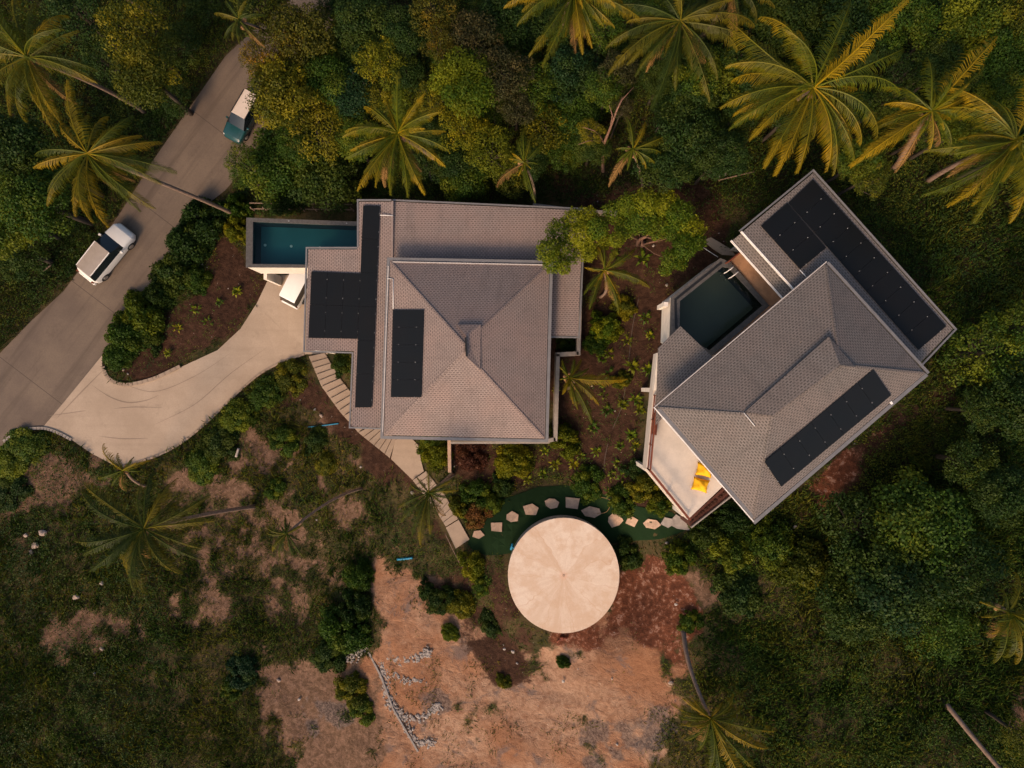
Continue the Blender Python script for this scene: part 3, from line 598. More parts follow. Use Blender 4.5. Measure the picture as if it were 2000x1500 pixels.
mb = MB(); mb.bar(V3(1739,784,16.9), V3(1743,791,16.8), .12, .08); mb.build('gutter_bracket', M['white_metal'], m2)
mb = MB()
mb.prism(ring([(1600,545),(1425,695),(1440,880),(1475,985),(1778,728)], 16.7), 8.0, 16.7)
mb.prism(ring([(1590,362),(1836,640),(1780,690),(1550,470),(1480,455)], 15.5), 9.0, 15.4)
mb.build('wall', M['cream'], v2)
for t in (.25, .5, .75):
    a = Vector((*ring([(1475,985)], 16.7)[0], 14.8)); b = Vector((*ring([(1440,880)], 16.7)[0], 14.8)); c = Vector((*ring([(1425,695)], 16.7)[0], 14.8))
    s0, s1 = (a, b) if t == .25 else (b, c); d = (s1-s0).normalized(); n = Vector((-d.y, d.x, 0)); n = n if n.x < 0 else -n
    window(v2, s0.lerp(s1, .5 if t < .6 else .75), d, 2.0, 2.2, n)
DECK = [(1284,690),(1276,765),(1262,917),(1343,1015),(1470,895),(1500,750),(1400,690)]
mb = MB(); mb.prism(ring(DECK, 13.2), 12.0, 13.2); dk = mb.build('terrace', M['terrace'], v2)
mb = MB(); mb.prism(ring([(1427,511),(1448,492),(1560,590),(1500,640),(1380,700),(1360,705),(1503,597)], 13.3), 12.2, 13.3); mb.build('pool_deck', M['deck'], v2)
p2 = pool(v2, [(1311,580),(1407,504),(1427,512),(1503,597),(1378,706),(1308,665)], [(1328,588),(1412,521),(1424,523),(1490,596),(1386,684),(1327,650)], 13.45, 11, 13.3, 1.5, M['basin2'], M['water2'], 10.8)
mb = MB(); gut(mb, [(1320.5,640,13.46),(1319,585,13.46),(1411,511.5,13.46)], .14, .05); mb.build('overflow_channel', M['darkmetal'], p2)
mb = MB(); mb.bar(V3(1420,513,13.8), V3(1447,491,13.8), .07, .9); mb.build('side_rail', M['wood_red'], v2)
for k in (0, 1):   # pool ladder
    mb = MB(); a = V3(1428+9*k, 523+10*k, 13.45); d = Vector((-.55, -.45, 0)).normalized()
    mb.tube([a, a+Vector((0, 0, .5)), a+d*.25+Vector((0, 0, .62)), a+d*.5+Vector((0, 0, .4)), a+d*.5+Vector((0, 0, -.9))], .03, 6); mb.build('ladder_rail', M['white_metal'], p2)
for x, y, z in [(1301,594,13.3),(1278,762,12.0),(1264,916,12.0),(1336,1004,12.0)]:
    a = V3(x, y, z); g0 = tz(a.x, a.y); mb = MB(); r_ = Vector((a.x, a.y, 0)).normalized()
    mb.prism([(a.x-.13, a.y-.13), (a.x+.13, a.y-.13), (a.x+.13, a.y+.13), (a.x-.13, a.y+.13)], max(g0-.3, z-2.0 if z > 13 else -9), z-.003); mb.build('column', M['cream'], v2)
for lo, hi in (((1283,690,13.2), (1276,762,13.2)),):
    mb = MB(); mb.bar(V3(*lo)+Vector((0, 0, .25)), V3(*hi)+Vector((0, 0, .25)), .16, .5); mb.build('parapet', M['cream'], v2)
rl = [(1277,772),(1264,915),(1341,1010)]
mb = MB()
for z in (13.45, 14.15):
    P = [V3(x, y, 13.2)+Vector((0, 0, z-13.2)) for x, y in rl]
    for a, b in zip(P, P[1:]): mb.bar(a, b, .10 if z > 14 else .07, .07)
rr = mb.build('railing', M['wood_red'], v2)
P = [V3(x, y, 13.2) for x, y in rl]
for a, b in zip(P, P[1:]):
    n = max(2, int((b-a).length/1.3))
    for k in range(n+1):
        mb = MB(); c = a.lerp(b, k/n); mb.bar(c+Vector((0, 0, .0)), c+Vector((0, 0, .9)), .06, .06); mb.build('post', M['wood_red'], rr)
mb = MB(); mb.prism(ring([(1278,806),(1285,808),(1281,850),(1274,848)], 13.4), 13.21, 13.6); mb.build('bench', M['wood_red'], v2, bevel=.02)
mb = MB(); pl = ring([(1346,1012),(1413,953),(1426,968),(1349,1029)], 12.6); mb.prism(pl, 10.0, 12.6); pb = mb.build('planter', M['soil_heap'], v2)
mb = MB(); mb.bar(V3(1349,1030,12.65), V3(1427,969,12.65), .08, .25); mb.build('planter_edge', M['concrete'], pb)
mb = MB()
for k in range(70):
    t = random.Random(k).random(); s = random.Random(k+99).random(); a = V3(1348, 1020, 12.62).lerp(V3(1419, 960, 12.62), t) + Vector((s*.3-.15, s*.3-.15, 0)); mb.blob(a, .05+.06*s, k, .7, 1)
mb.build('planter_plants', M['leaf_red'], pb)
# ---------------------------------------------------------------- tank, stairs, stones, walls, small things
ZT = 7.6; TC = V3(1101, 1124, ZT); TR = 109/(F/(HC-ZT))
M['tank'] = mat_tank(TC.x, TC.y)
tk = empty('water_tank', (TC.x, TC.y, 6.3), 'large round concrete tank with pale flat lid and radial streaks', 'tank')
def ring_c(r, k=1.035, n=72): return [(TC.x+r*math.cos(2*math.pi*i/n), TC.y+r*k*math.sin(2*math.pi*i/n)) for i in range(n)]
mb = MB(); mb.prism(ring_c(TR-.05), 5.6, ZT-.14); mb.build('tank_wall', M['concrete'], tk)
mb = MB(); mb.prism(ring_c(TR), ZT-.138, ZT); mb.build('lid', M['tank'], tk, bevel=.012)
mb = MB(); mb.prism(ring_c(.09, 1, 16), ZT, ZT+.025); mb.build('hub', M['stone_pink'], tk)
a = V3(998, 1073, ZT-.3); mb = MB(); mb.tube([a+Vector((.1, .4, 0)), a, a+Vector((0, 0, -1))], .07, 8); mb.tube([a+Vector((0, .15, -.1)), a+Vector((.25, .1, .1))], .05, 8); mb.build('inlet_pipe', M['blue'], tk)
a = G(1097, 1246, .12); mb = MB(); mb.bar(a+Vector((-.15, 0, 0)), a+Vector((.1, 0, 0)), .22, .25); mb.tube([a+Vector((.1, 0, 0)), a+Vector((.4, .05, 0))], .09, 8); mb.tube([a+Vector((-.1, 0, .1)), a+Vector((-.35, -.3, -.05))], .05, 8); o = mb.build('water_pump', M['wood_red'])
tag(o, 'small red pump lying at the foot of the round tank', 'pump')

st = empty('garden_steps', G(700, 840), 'long pale concrete garden steps from the driveway down past the villa', 'steps')
def steps(L0, L1, R0, R1, n, nm='step'):
    for k in range(n):
        a, b = k/n, (k+1)/n-.012
        q = [(L0[0]+(L1[0]-L0[0])*a, L0[1]+(L1[1]-L0[1])*a), (L0[0]+(L1[0]-L0[0])*b, L0[1]+(L1[1]-L0[1])*b), (R0[0]+(R1[0]-R0[0])*b, R0[1]+(R1[1]-R0[1])*b), (R0[0]+(R1[0]-R0[0])*a, R0[1]+(R1[1]-R0[1])*a)]
        w = [G(*p_) for p_ in q]; z = max(p_.z for p_ in w)+.07; w = [V3(*p_, z) for p_ in q]
        mb = MB(); mb.prism([tuple(p_[:2]) for p_ in w], z-.55, z); mb.build(nm, M['stairs'], st, bevel=.015)
steps((603,696), (628,755), (634,689), (664,739), 5); steps((628,755), (662,802), (664,739), (696,780), 4); steps((662,802), (700,845), (696,780), (735,822), 4)
steps((700,845), (762,895), (738,824), (774,858), 6)
def flat(name, poly, th, mat, parent=None, off=.05, bevel=.0):
    w = [G(*p_) for p_ in poly]; mb = MB(); mb.prism([tuple(p_[:2]) for p_ in w], [p_.z-th for p_ in w], [p_.z+off for p_ in w]); return mb.build(name, mat, parent, bevel=bevel)
flat('landing', [(764,896),(806,937),(828,920),(822,896),(818,870),(803,855),(785,851),(772,860)], .4, M['stairs'], st, .1)
steps((806,938), (850,995), (832,920), (870,968), 6); steps((850,995), (871,1029), (870,968), (895,1014), 4)
flat('landing', [(871,1030),(890,1071),(917,1053),(896,1015)], .4, M['stairs'], st, .1)
rs = random.Random(4)
SS = [(934,1043,11,'leftmost of the stepping stones, a small triangular slab'),(969,1029,12,'second stepping stone from the steps, squarish'),(999,1010,11,'small round stepping stone, third from the steps'),(1038,994,13,'fourth stepping stone from the steps, pinkish oval'),(1077,982,12,'domed stepping stone directly above the left part of the tank'),(1117,983,14,'wedge-shaped stepping stone above the top of the tank'),(1156,1000,16,'thin wide stepping stone upper right of the tank'),(1200,1015,14,'rounded stepping stone right of the tank rim'),(1234,1018,12,'square stepping stone fourth from the terrace corner'),(1272,1023,15,'bow-shaped flat stepping stone near the terrace'),(1305,1020,12,'last pale stepping stone beside the terrace corner')]
for i, (x, y, r_, lb) in enumerate(SS):
    n = (5, 4, 6, 5, 7, 4, 6, 7, 4, 6, 5)[i]; a0 = rs.uniform(0, 6); pts = []
    for k in range(n):
        t = a0+2*math.pi*k/n; rr_ = r_*1.22*rs.uniform(.78, 1.2); pts.append((x+rr_*math.cos(t), y+rr_*(.8 if i not in (6, 9) else .55)*math.sin(t)))
    tag(flat('stepping_stone', pts, .05, M['stone_pink'] if i < 10 else M['concrete'], None, .13), lb, 'stepping stone', 'stepping stones across the lawn')
tag(flat('paving_slab', [(1303,1022),(1320,1004),(1338,1016),(1350,1036),(1322,1032)], .2, M['concrete'], None, .1), 'grey concrete pad below the terrace corner', 'slab')
tag(flat('paving_slab', [(1372,470),(1388,464),(1428,488),(1436,500),(1410,498),(1392,486)], .1, M['stairs'], None, .1), 'pale pad of concrete path above the dark pool', 'slab')
def wall(name, pts, w, h, mat, label, cat='wall', z=None):
    mb = MB(); P = [V3(x, y, z) for x, y in pts] if z else [G(x, y, h) for x, y in pts]
    for a, b in zip(P, P[1:]):
        d = (b-a).normalized(); s = Vector((-d.y, d.x, 0)).normalized()*w/2; a_, b_ = a-d*w*.0, b+d*w*.5
        mb.prism([tuple((a_+s)[:2]), tuple((b_+s)[:2]), tuple((b_-s)[:2]), tuple((a_-s)[:2])], [a.z-h-.6, b.z-h-.6, b.z-h-.6, a.z-h-.6], [a.z, b.z, b.z, a.z])
    return tag(mb.build(name, mat, None), label, cat)
wall('garden_wall', [(1136,500),(1130,690),(1090,692),(1085,858),(1068,861)], .26, 1.2, M['concrete'], 'low pale concrete wall with a zigzag down the right side of the villa', z=7.3)
wall('garden_wall', [(879,856),(880,917)], .24, .8, M['stone_pink'], 'short pinkish wall jutting from the lower side of the villa')
wall('garden_wall', [(885,922),(860,946)], .22, .4, M['bark'], 'short dark low wall beside the lower garden steps')
wall('garden_wall', [(1040,405),(1145,418),(1200,420)], .2, .8, M['concrete'], 'thin dark boundary wall above the villa, under the feathery tree')
# retaining wall of rubble
rb_ = empty('rubble_wall', G(760, 1340), 'collapsed rubble retaining wall crossing the orange sand', 'wall')
def rubble(pts, n, w, nm, r=(.05, .16), mat='rubble'):
    P = [G(*p_) for p_ in pts]; mb = MB(); rn = random.Random(len(pts)*n)
    for k in range(n):
        t = rn.random()*(len(P)-1); i = int(t); c = P[i].lerp(P[min(i+1, len(P)-1)], t-i); c += Vector((rn.gauss(0, w), rn.gauss(0, w), 0)); rr_ = rn.uniform(*r); c.z = tz(c.x, c.y)+rr_*.2+.02; mb.blob(c, rr_, rn.random()*999, .6, 1, .3)
    return mb.build(nm, M[mat], rb_)
M['rubble'] = mat_plain('rubble_stone', (.29,.25,.22), .9, var=.55, scale=7)
rubble([(680,1288),(700,1270),(722,1262),(745,1285),(752,1330),(765,1375),(790,1402)], 420, .20, 'rubble_course', (.03, .13))
rubble([(722,1262),(745,1285),(790,1290),(830,1280),(838,1270)], 200, .15, 'rubble_course', (.03, .13))
rubble([(758,1310),(790,1330),(828,1328)], 90, .13, 'rubble_course', (.03, .10)); rubble([(790,1402),(815,1405),(850,1385),(860,1378)], 150, .16, 'rubble_course', (.03, .13), 'rubble')
rubble([(785,1400),(800,1430),(818,1452),(850,1448)], 140, .16, 'rubble_course', (.03, .12))
mb = MB(); P = [G(x, y, .10) for x, y in [(722,1275),(745,1320),(768,1382),(790,1420),(817,1466)]]
for a, b in zip(P, P[1:]): mb.bar(a, b, .13, .16)
mb.build('concrete_beam', M['concrete'], rb_)
# fence behind the pool
fn = empty('rail_fence', G(600, 410), 'two-rail pinkish timber fence behind the teal pool', 'fence')
for k, (y0, y1) in enumerate(((403, 406), (411, 413))):
    mb = MB(); mb.bar(G(497, y0, 1.0-.5*k), G(694, y1, 1.0-.5*k), .06, .08); mb.build('rail', M['trunk'], fn)
for k in range(9):
    mb = MB(); a = G(499+24*k, 412); mb.bar(a-Vector((0, 0, .2)), a+Vector((0, 0, 1.1)), .09, .09); mb.build('post', M['trunk'], fn)
# pipes, hoses, logs
def line(name, pts, r_, mat, label, cat, dz=.06):
    mb = MB(); mb.tube([G(x, y, dz) for x, y in smoothpts(pts, 4)], r_, 6); return tag(mb.build(name, M[mat]), label, cat)
line('pipe', [(602,834),(630,831),(662,827)], .045, 'blue', 'thin blue pipe lying in the scrub left of the garden steps', 'pipe')
line('pipe', [(776,1092),(790,1091),(806,1089)], .09, 'blue', 'short blue pipe on sand near the lower steps', 'pipe')
line('hose', [(1248,580),(1235,640),(1226,720),(1215,790),(1192,850),(1180,905),(1182,960)], .025, 'hose', 'thin dark hose winding down the garden bed between the villas', 'hose', .05)
line('hose', [(1110,935),(1150,965),(1190,975),(1185,998),(1165,1002)], .018, 'husk', 'loop of pale string on the lawn above the tank', 'cord', .16)
line('wire', [(1362,492),(1390,510)], .02, 'white_metal', 'thin pale wire beside the dark pool wall', 'wire', 1.4)
line('log', [(250,2),(280,18),(312,34)], .10, 'trunk', 'fallen pinkish log at the top left edge of the picture', 'log', .2)
line('log', [(735,1175),(760,1195),(772,1200)], .05, 'trunk', 'short bare branch on sand at the upper rubble slope', 'log', .06)
line('log', [(0,508),(24,500)], .05, 'trunk', 'short pale stick in the scrub at the left edge', 'log', .5)
line('log', [(92,532),(108,520)], .05, 'trunk', 'short pale stick in scrub left of the white car', 'log', .5)
line('log', [(1400,355),(1440,345),(1470,338)], .04, 'trunk', 'thin bare branch on dark ground above the feathery tree', 'log', .3)
line('log', [(870,1040),(900,1100),(925,1130)], .03, 'trunk', 'thin dead twig below the last landing of the steps', 'log', .3)
line('plank', [(463,892),(468,875)], .10, 'pale_rock', 'short white plank in the grass below the driveway', 'plank', .2)
rocks = [(382,565,.24,0,'reddish pointed rock in the island bed'),(396,518,.13,1,'pale pebble near the top of the island bed'),(420,613,.12,1,'white stone in the lower island bed'),(70,1065,.24,0,'big pale boulder in the lower left scrub'),(62,1078,.2,0,'smaller pale rock touching the big boulder'),(85,1040,.28,0,'wide brown boulder above the pale ones'),(52,1045,.2,0,'brown boulder left of the wide one'),(1418,340,.10,1,'white stone near the thin bare branch'),(1405,345,.08,1,'tiny white stone above the feathery tree'),
         (805,962,.12,1,'pale stone beside the short palm over the steps'),(620,1015,.11,1,'white pebble beside the small dark palm'),(545,1328,.15,0,'brown stone at the edge of the sand'),(585,1365,.14,1,'pale stone on the lower sand left of the rubble'),(1002,1272,.13,1,'pale stone right in the dark soil below the tank'),(985,1267,.10,1,'pale stone left in the dark soil below the tank'),(983,1335,.15,1,'whitish stone at the sand edge under the tank'),(1010,1295,.10,1,'small white stone lowest in the dark soil below the tank'),(1310,1090,.14,1,'pale stone between bush and red soil right of the tank'),(1302,1060,.13,1,'pale stone below the terrace pad'),(1320,1180,.10,1,'white stone by the base of the leaning palm'),
         (1540,1035,.16,1,'pale stone below the long roof at lower right'),(1552,1028,.12,1,'smaller pale stone beside it, closer to the roof'),(1310,1333,.14,0,'brown stone at the sandy right edge'),(1205,1453,.09,1,'single white pebble low on the sand'),(1195,1325,.09,0,'small orange stone right of the sand centre'),(200,1138,.22,1,'pale rock below the large left palm'),(150,1165,.25,0,'flat brown rock left of the pale one'),(200,1266,.18,0,'brown rock at the lower end of the sandy band'),(185,1315,.12,1,'white pebble in the dark lower left grass'),(690,1322,.12,0,'brown stone in bush beside the rubble wall'),(1100,1330,.10,1,'white pebble on sand under the small shrub'),(615,800,.12,1,'pale stone beside the blue pipe'),(628,812,.16,0,'brown stone beside the blue pipe'),(705,912,.10,1,'white stone left of the middle landing'),(250,730,.10,1,'pale pebble near the island tip'),(242,722,.12,0,'dark pebble inside the kerb of the island'),(1276,480,.09,1,'white stone in the bed below the feathery tree'),(1302,557,.10,1,'pinkish stone left of the dark pool'),(1110,1085,.01,1,'')]
for x, y, r_, k, lb in rocks:
    if not lb: continue
    mb = MB(); mb.blob(G(x, y, r_*.3+.03), r_, x*y, .65, 2, .2); tag(mb.build('rock', M['pale_rock' if k else 'rock']), lb, 'rock', 'loose rocks')
# bean bags
def beanbag(x, y, rz, label):
    bm = bmesh.new(); N = 12; c = V3(x, y, 13.22); vs = {}
    for s_ in (1, -1):
        for i in range(N+1):
            for j in range(N+1):
                u = i/N*2-1; v = j/N*2-1; edge_ = i in (0, N) or j in (0, N)
                if s_ < 0 and edge_: vs[(s_, i, j)] = vs[(1, i, j)]; continue
                k = .86+.14*(abs(u*v)**1.5)*1.0 ; h = (1-u**4)**.6*(1-v**4)**.6*(.24 if s_ > 0 else -.12)*(1+.18*math.sin(3*u+1)*math.cos(4*v)) + .03*math.sin(7*u+5*v)*(1-u*u)*(1-v*v)
                px_ = u*.56*(1-.14*(1-abs(v))**.0*(1-v*v)*.9); py_ = v*.48*(1-.12*(1-u*u))
                vs[(s_, i, j)] = bm.verts.new((px_, py_, h+.20+.03*math.sin(2*u)))
    for s_ in (1, -1):
        for i in range(N):
            for j in range(N):
                q = [vs[(s_, i, j)], vs[(s_, i+1, j)], vs[(s_, i+1, j+1)], vs[(s_, i, j+1)]]
                f = bm.faces.new(q if s_ > 0 else q[::-1]); f.smooth = True
    me = bpy.data.meshes.new('bean_bag'); bm.to_mesh(me); bm.free(); o = link('bean_bag', me, M['yellow']); o.location = c; o.rotation_euler = (0, 0, rz); o.scale = (.9, .86, 1); tag(o, label, 'bean bag', 'yellow bean bags on the terrace')
beanbag(1374, 917, R(-12), 'yellow bean bag half under the roof edge'); beanbag(1366, 946, R(-14), 'yellow bean bag on open terrace, lower of the two')

# ---------------------------------------------------------------- cars
def car(label, c, head, kind, Lr, roofmat, bodymat, cat='car', seed=0):
    "head: heading angle; built along +x"
    root = empty('parked_car' if kind == 'van' else 'car', (0, 0, 0), label, cat)
    if kind == 'van': S_ = [(-2.25,.74,.30,.95,1.0,.70),(-2.0,.80,.28,1.02,1.68,.66),(-1.85,.82,.26,1.05,1.78,.68),(.75,.84,.26,1.05,1.80,.70),(1.55,.83,.26,1.02,1.06,.74),(2.15,.80,.28,.85,.90,.70),(2.35,.66,.32,.62,.70,.55)]; gl = (1, 4)
    else: S_ = [(-2.25,.62,.38,.75,.82,.56),(-2.12,.80,.28,.92,1.0,.70),(-2.02,.88,.26,1.0,1.08,.74),(-1.88,.90,.25,1.02,1.46,.62),(.35,.91,.25,1.0,1.52,.64),(1.15,.91,.25,.98,1.04,.76),(2.0,.86,.28,.84,.90,.70),(2.28,.66,.34,.62,.66,.54)]; gl = (2, 5)
    def ringp(s): x, w, zb, zs, zt, wt = s; return [(x, -w*.93, zb), (x, -w, (zb+zs)/2), (x, -w*.97, zs), (x, -wt, zt), (x, -wt*.5, zt+.035), (x, 0, zt+.045), (x, wt*.5, zt+.035), (x, wt, zt), (x, w*.97, zs), (x, w, (zb+zs)/2), (x, w*.93, zb)]
    rg = [ringp(s) for s in S_]; parts = {'body': [], 'roof': [], 'windscreen': [], 'rear_window': [], 'side_window': []}
    for i in range(len(S_)-1):
        for k in range(10):
            q = [rg[i][k], rg[i+1][k], rg[i+1][k+1], rg[i][k+1]]; cab = gl[0] <= i < gl[1]
            if cab and k in (2, 7): nm = 'side_window'
            elif cab and 3 <= k <= 6: nm = 'windscreen' if i == gl[1]-1 else ('rear_window' if i == gl[0] and kind != 'van' else 'roof')
            elif kind == 'van' and i == 0 and 2 <= k <= 7: nm = 'rear_window'
            else: nm = 'body'
            parts[nm].append(q)
    parts['body'] += [[p_ for p_ in rg[0]], [p_ for p_ in rg[-1]][::-1]]
    mt = {'body': bodymat, 'roof': roofmat, 'windscreen': 'glass', 'rear_window': 'glass', 'side_window': 'glass'}
    for nm, qs in parts.items():
        if not qs: continue
        groups = [qs] if nm != 'side_window' else [[q for q in qs if q[0][1] < 0], [q for q in qs if q[0][1] > 0]]
        for gq in groups:
            bm = bmesh.new(); cache = {}
            for q in gq:
                vv = []
                for p_ in q:
                    key = tuple(round(t, 4) for t in p_)
                    if key not in cache: cache[key] = bm.verts.new(p_)
                    vv.append(cache[key])
                try: f = bm.faces.new(vv); f.smooth = True
                except ValueError: pass
            bmesh.ops.recalc_face_normals(bm, faces=bm.faces[:])
            me = bpy.data.meshes.new(nm); bm.to_mesh(me); bm.free(); o = link(nm, me, M[mt[nm]], root, False)
            if nm == 'body': o.modifiers.new('b', 'BEVEL').width = .03
    for x in (S_[0][0]+.75, S_[-1][0]-.85):
        for s_ in (-1, 1):
            mb = MB(); mb.tube([(x, s_*.68, .32), (x, s_*.90, .32)], .32, 20); w_ = mb.build('wheel', M['rubber']); w_.parent = root
            mb = MB(); mb.tube([(x, s_*.895, .32), (x, s_*.915, .32)], .19, 14); r_ = mb.build('rim', M['rim']); r_.parent = w_
    for s_ in (-1, 1):
        sx = S_[-2]; mb = MB(); mb.bar((sx[0]-.12, s_*sx[1]*.82, sx[3]-.06), (sx[0]+.12, s_*sx[1]*.72, sx[3]-.1), .22, .14); l_ = mb.build('headlight', M['lens'], bevel=.02); l_.parent = root
        xm = S_[gl[1]][0]-.35; mb = MB(); mb.bar((xm-.06, s_*.98, 1.02), (xm+.10, s_*1.02, 1.02), .20, .14); l_ = mb.build('wing_mirror', M[bodymat], bevel=.03); l_.parent = root
        if kind != 'van':
            mb = MB(); mb.bar((-1.8, s_*.635, 1.52), (.35, s_*.655, 1.57), .06, .05); l_ = mb.build('roof_rail', M['white_metal' if bodymat == 'car_white' else 'darkmetal']); l_.parent = root
    for nm, x in (('bumper', S_[0][0]-.06),):
        mb = MB(); mb.bar((x, -.72, .5), (x, .72, .5), .16, .24); l_ = mb.build(nm, M[bodymat], bevel=.04); l_.parent = root
    for s_ in (-1, 1):
        mb = MB(); mb.bar((S_[0][0]-.03, s_*.66, .85), (S_[0][0]+.1, s_*.70, .85), .12, .26); l_ = mb.build('tail_light', M['wood_red'], bevel=.02); l_.parent = root
    root.location = c; root.rotation_euler = (0, 0, head); root.scale = (Lr, Lr, Lr)
def hd(x0, y0, x1, y1): a = V3(x0, y0, 1); b = V3(x1, y1, 1); return math.atan2(b.y-a.y, b.x-a.x)
def gp(x, y): a = G(x, y); a.z = .03; return a
car('white car with grey roof driving up the road', gp(219,498), hd(178,545,258,447), 'suv', 1.1, 'car_grey', 'car_white')
car('dark teal car with sky glare coloured on its roof, half hidden by trees', gp(483,233), hd(503,185,460,262), 'suv', .95, 'car_sky_glare', 'car_teal')
car('white van parked under the pool and roof edge', gp(594,546), hd(577,590,612,522), 'van', 1.0, 'car_white', 'car_white', 'van')

# tyre marks: thin sheets of worn rubber on the concrete
M['tyre'] = mat_road('tyre_marked_concrete', (.25,.19,.14), (.31,.235,.175), None, False)
for k, (pts, w) in enumerate([([(180,752),(215,775),(250,786),(285,782),(310,772)], .10), ([(222,798),(262,795),(318,796)], .07), ([(95,812),(140,806),(168,802)], .06), ([(195,852),(240,857),(290,856)], .06), ([(110,818),(160,765),(203,722)], .10), ([(232,745),(300,765),(380,735),(450,690)], .05), ([(300,830),(380,790),(450,730),(520,680)], .06)]):
    P = [G(*p_) for p_ in smoothpts(pts, 8)]; bm = bmesh.new(); prev = None; n = len(P)
    for i, a in enumerate(P):
        d = (P[min(i+1, n-1)]-P[max(i-1, 0)]).normalized(); s = Vector((-d.y, d.x, 0))*w*.5*(math.sin(math.pi*(i+.3)/n)+.1); z = Vector((0, 0, .033+.001*k)); v = (bm.verts.new(a+s+z), bm.verts.new(a-s+z))
        if prev: bm.faces.new((prev[0], prev[1], v[1], v[0]))
        prev = v
    bmesh.ops.recalc_face_normals(bm, faces=bm.faces[:]); me = bpy.data.meshes.new('tyre_mark'); bm.to_mesh(me); bm.free(); tag(link('tyre_mark', me, M['tyre']), 'faint curved tyre mark on the pale driveway', 'tyre mark', kind='structure')
# ---------------------------------------------------------------- broadleaf trees and bushes
USED = set()
def where(x, y, marks, lead, tail=''):
    "a label from the two landmarks nearest in the photograph"
    ms = sorted(marks, key=lambda m_: math.hypot(x-m_[0], y-m_[1])); out = None
    for a in range(0, 3):
        for b in range(a+1, len(ms)):
            m0, m1 = ms[a], ms[b]; dx, dy = x-m0[0], y-m0[1]
            d = ('right of' if dx > 0 else 'left of') if abs(dx) > abs(dy) else ('below' if dy > 0 else 'above')
            out = '%s %s %s, towards %s%s' % (lead, d, m0[2], m1[2], tail)
            if out not in USED: USED.add(out); return out
            if b-a > 3: break
    return out
def norm(a): return a/np.maximum(np.linalg.norm(a, axis=-1, keepdims=True), 1e-9)
def leaf_quads(c, n, ln, wd_, rg):
    "rhombic leaves: centres c, normals n, lengths ln, widths wd_"
    t = rg.normal(size=c.shape); t = norm(t - n*np.sum(t*n, -1, keepdims=True)); b = np.cross(n, t)
    l = ln[:, None]; w = wd_[:, None]; fold = n*(w*.25)
    return np.stack([c-t*l*.5, c+b*w*.5+fold, c+t*l*.5, c-b*w*.5+fold], 1)
def crown_mesh(name, seed, nclump=30, per=420, leaf=.16, spread=1.0, flat=.62, loose=.0, cr=(.28, .48), low=-.25):
    "unit crown about 3 m in radius"
    rg = np.random.default_rng(seed); R0 = 3.0; C = []; 
    tries = 0
    while len(C) < nclump and tries < 4000:
        tries += 1
        a = rg.uniform(0, 2*np.pi); r = R0*spread*np.sqrt(rg.uniform(0, 1))*(.92+.12*np.sin(3*a+seed)+.07*np.sin(5*a+2*seed)); h = np.sqrt(max(0, 1-(r/(R0*1.08))**2))*R0*flat
        z = h*rg.uniform(.55 if rg.random() < .7 else low, 1.08); cc = np.array([r*np.cos(a)*.86, r*np.sin(a)*.86, z]); rad = R0*rg.uniform(*cr)*(1-.25*r/R0)
        if all(np.linalg.norm(cc-o[0]) > .52*(rad+o[1])*(1-.3*loose) for o in C): C.append((cc, rad))
    vs = []; ti = []; ct = []
    for cc, rad in C:
        k = int(per*(rad/1.1)**2); d = norm(rg.normal(size=(k, 3))); d[:, 2] = np.where(d[:, 2] < -.35, -d[:, 2], d[:, 2])
        bump = 1 + .16*np.sin(4*d[:, 0]*3+rad*9) * np.cos(4*d[:, 1]*3+rad*5) + .10*rg.normal(size=k)
        p = cc + d*np.array([1, 1, .72])*rad*(bump*(1 - .45*(rg.random(k) < .35)*rg.random(k)))[:, None]
        n = norm(d + rg.normal(size=(k, 3))*.75 + np.array([0, 0, .35])); s = leaf*rg.uniform(.6, 1.35, k)
        vs.append(leaf_quads(p, n, s*1.25, s*.72, rg)); ti.append(rg.random(k)); ct.append(np.full(k, rg.random())*.7 + .3*rg.random(k))
    return np_mesh(name, np.concatenate(vs), 4, {'tint': np.concatenate(ti), 'ctint': np.concatenate(ct)}), C
PROTO = [crown_mesh('crown', s, 34, 520, .17) for s in (1, 2, 3, 4)]
PROTO += [crown_mesh('crown', 20+s, 46, 330, .15, 1.0, .55, .5, (.16, .30)) for s in (1, 2, 3)]     # 4-6 small lumps
FEATH = [crown_mesh('crown', 40+s, 34, 1300, .105, 1.0, .42, .4, (.26, .42)) for s in (1, 2)]          # feathery
BUSH = [crown_mesh('foliage', 60+s, 44, 620, .24, 1.2, .55, .9, (.12, .40), -.1) for s in (1, 2, 3)]
def with_mat(me, key, cache={}):
    k = (me.name, key)
    if k not in cache: c_ = me.copy(); c_.materials.clear(); c_.materials.append(M[key]); cache[k] = c_
    return cache[k]
TRUNK = {}
def trunk_mesh(kind, C):
    if kind in TRUNK: return TRUNK[kind]
    mb = MB(); rn = random.Random(kind); top = Vector((0, 0, .6))
    mb.tube([(0, 0, -6.5), (.1, .05, -4), (.0, .1, -1.5), top], [.30, .24, .18, .12], 8)
    for cc, rad in C[:14]:
        c = Vector(cc); mid = Vector((c.x*.45+rn.uniform(-.2, .2), c.y*.45+rn.uniform(-.2, .2), c.z*.3-.8)); mb.tube([(0, 0, -1.6), mid, c*.9], [.10, .07, .025], 5, False)
    me = bpy.data.meshes.new('trunk'); mb.bm.to_mesh(me); mb.bm.free(); me.materials.append(M['bark']); TRUNK[kind] = me; return me
rt_ = random.Random(12)
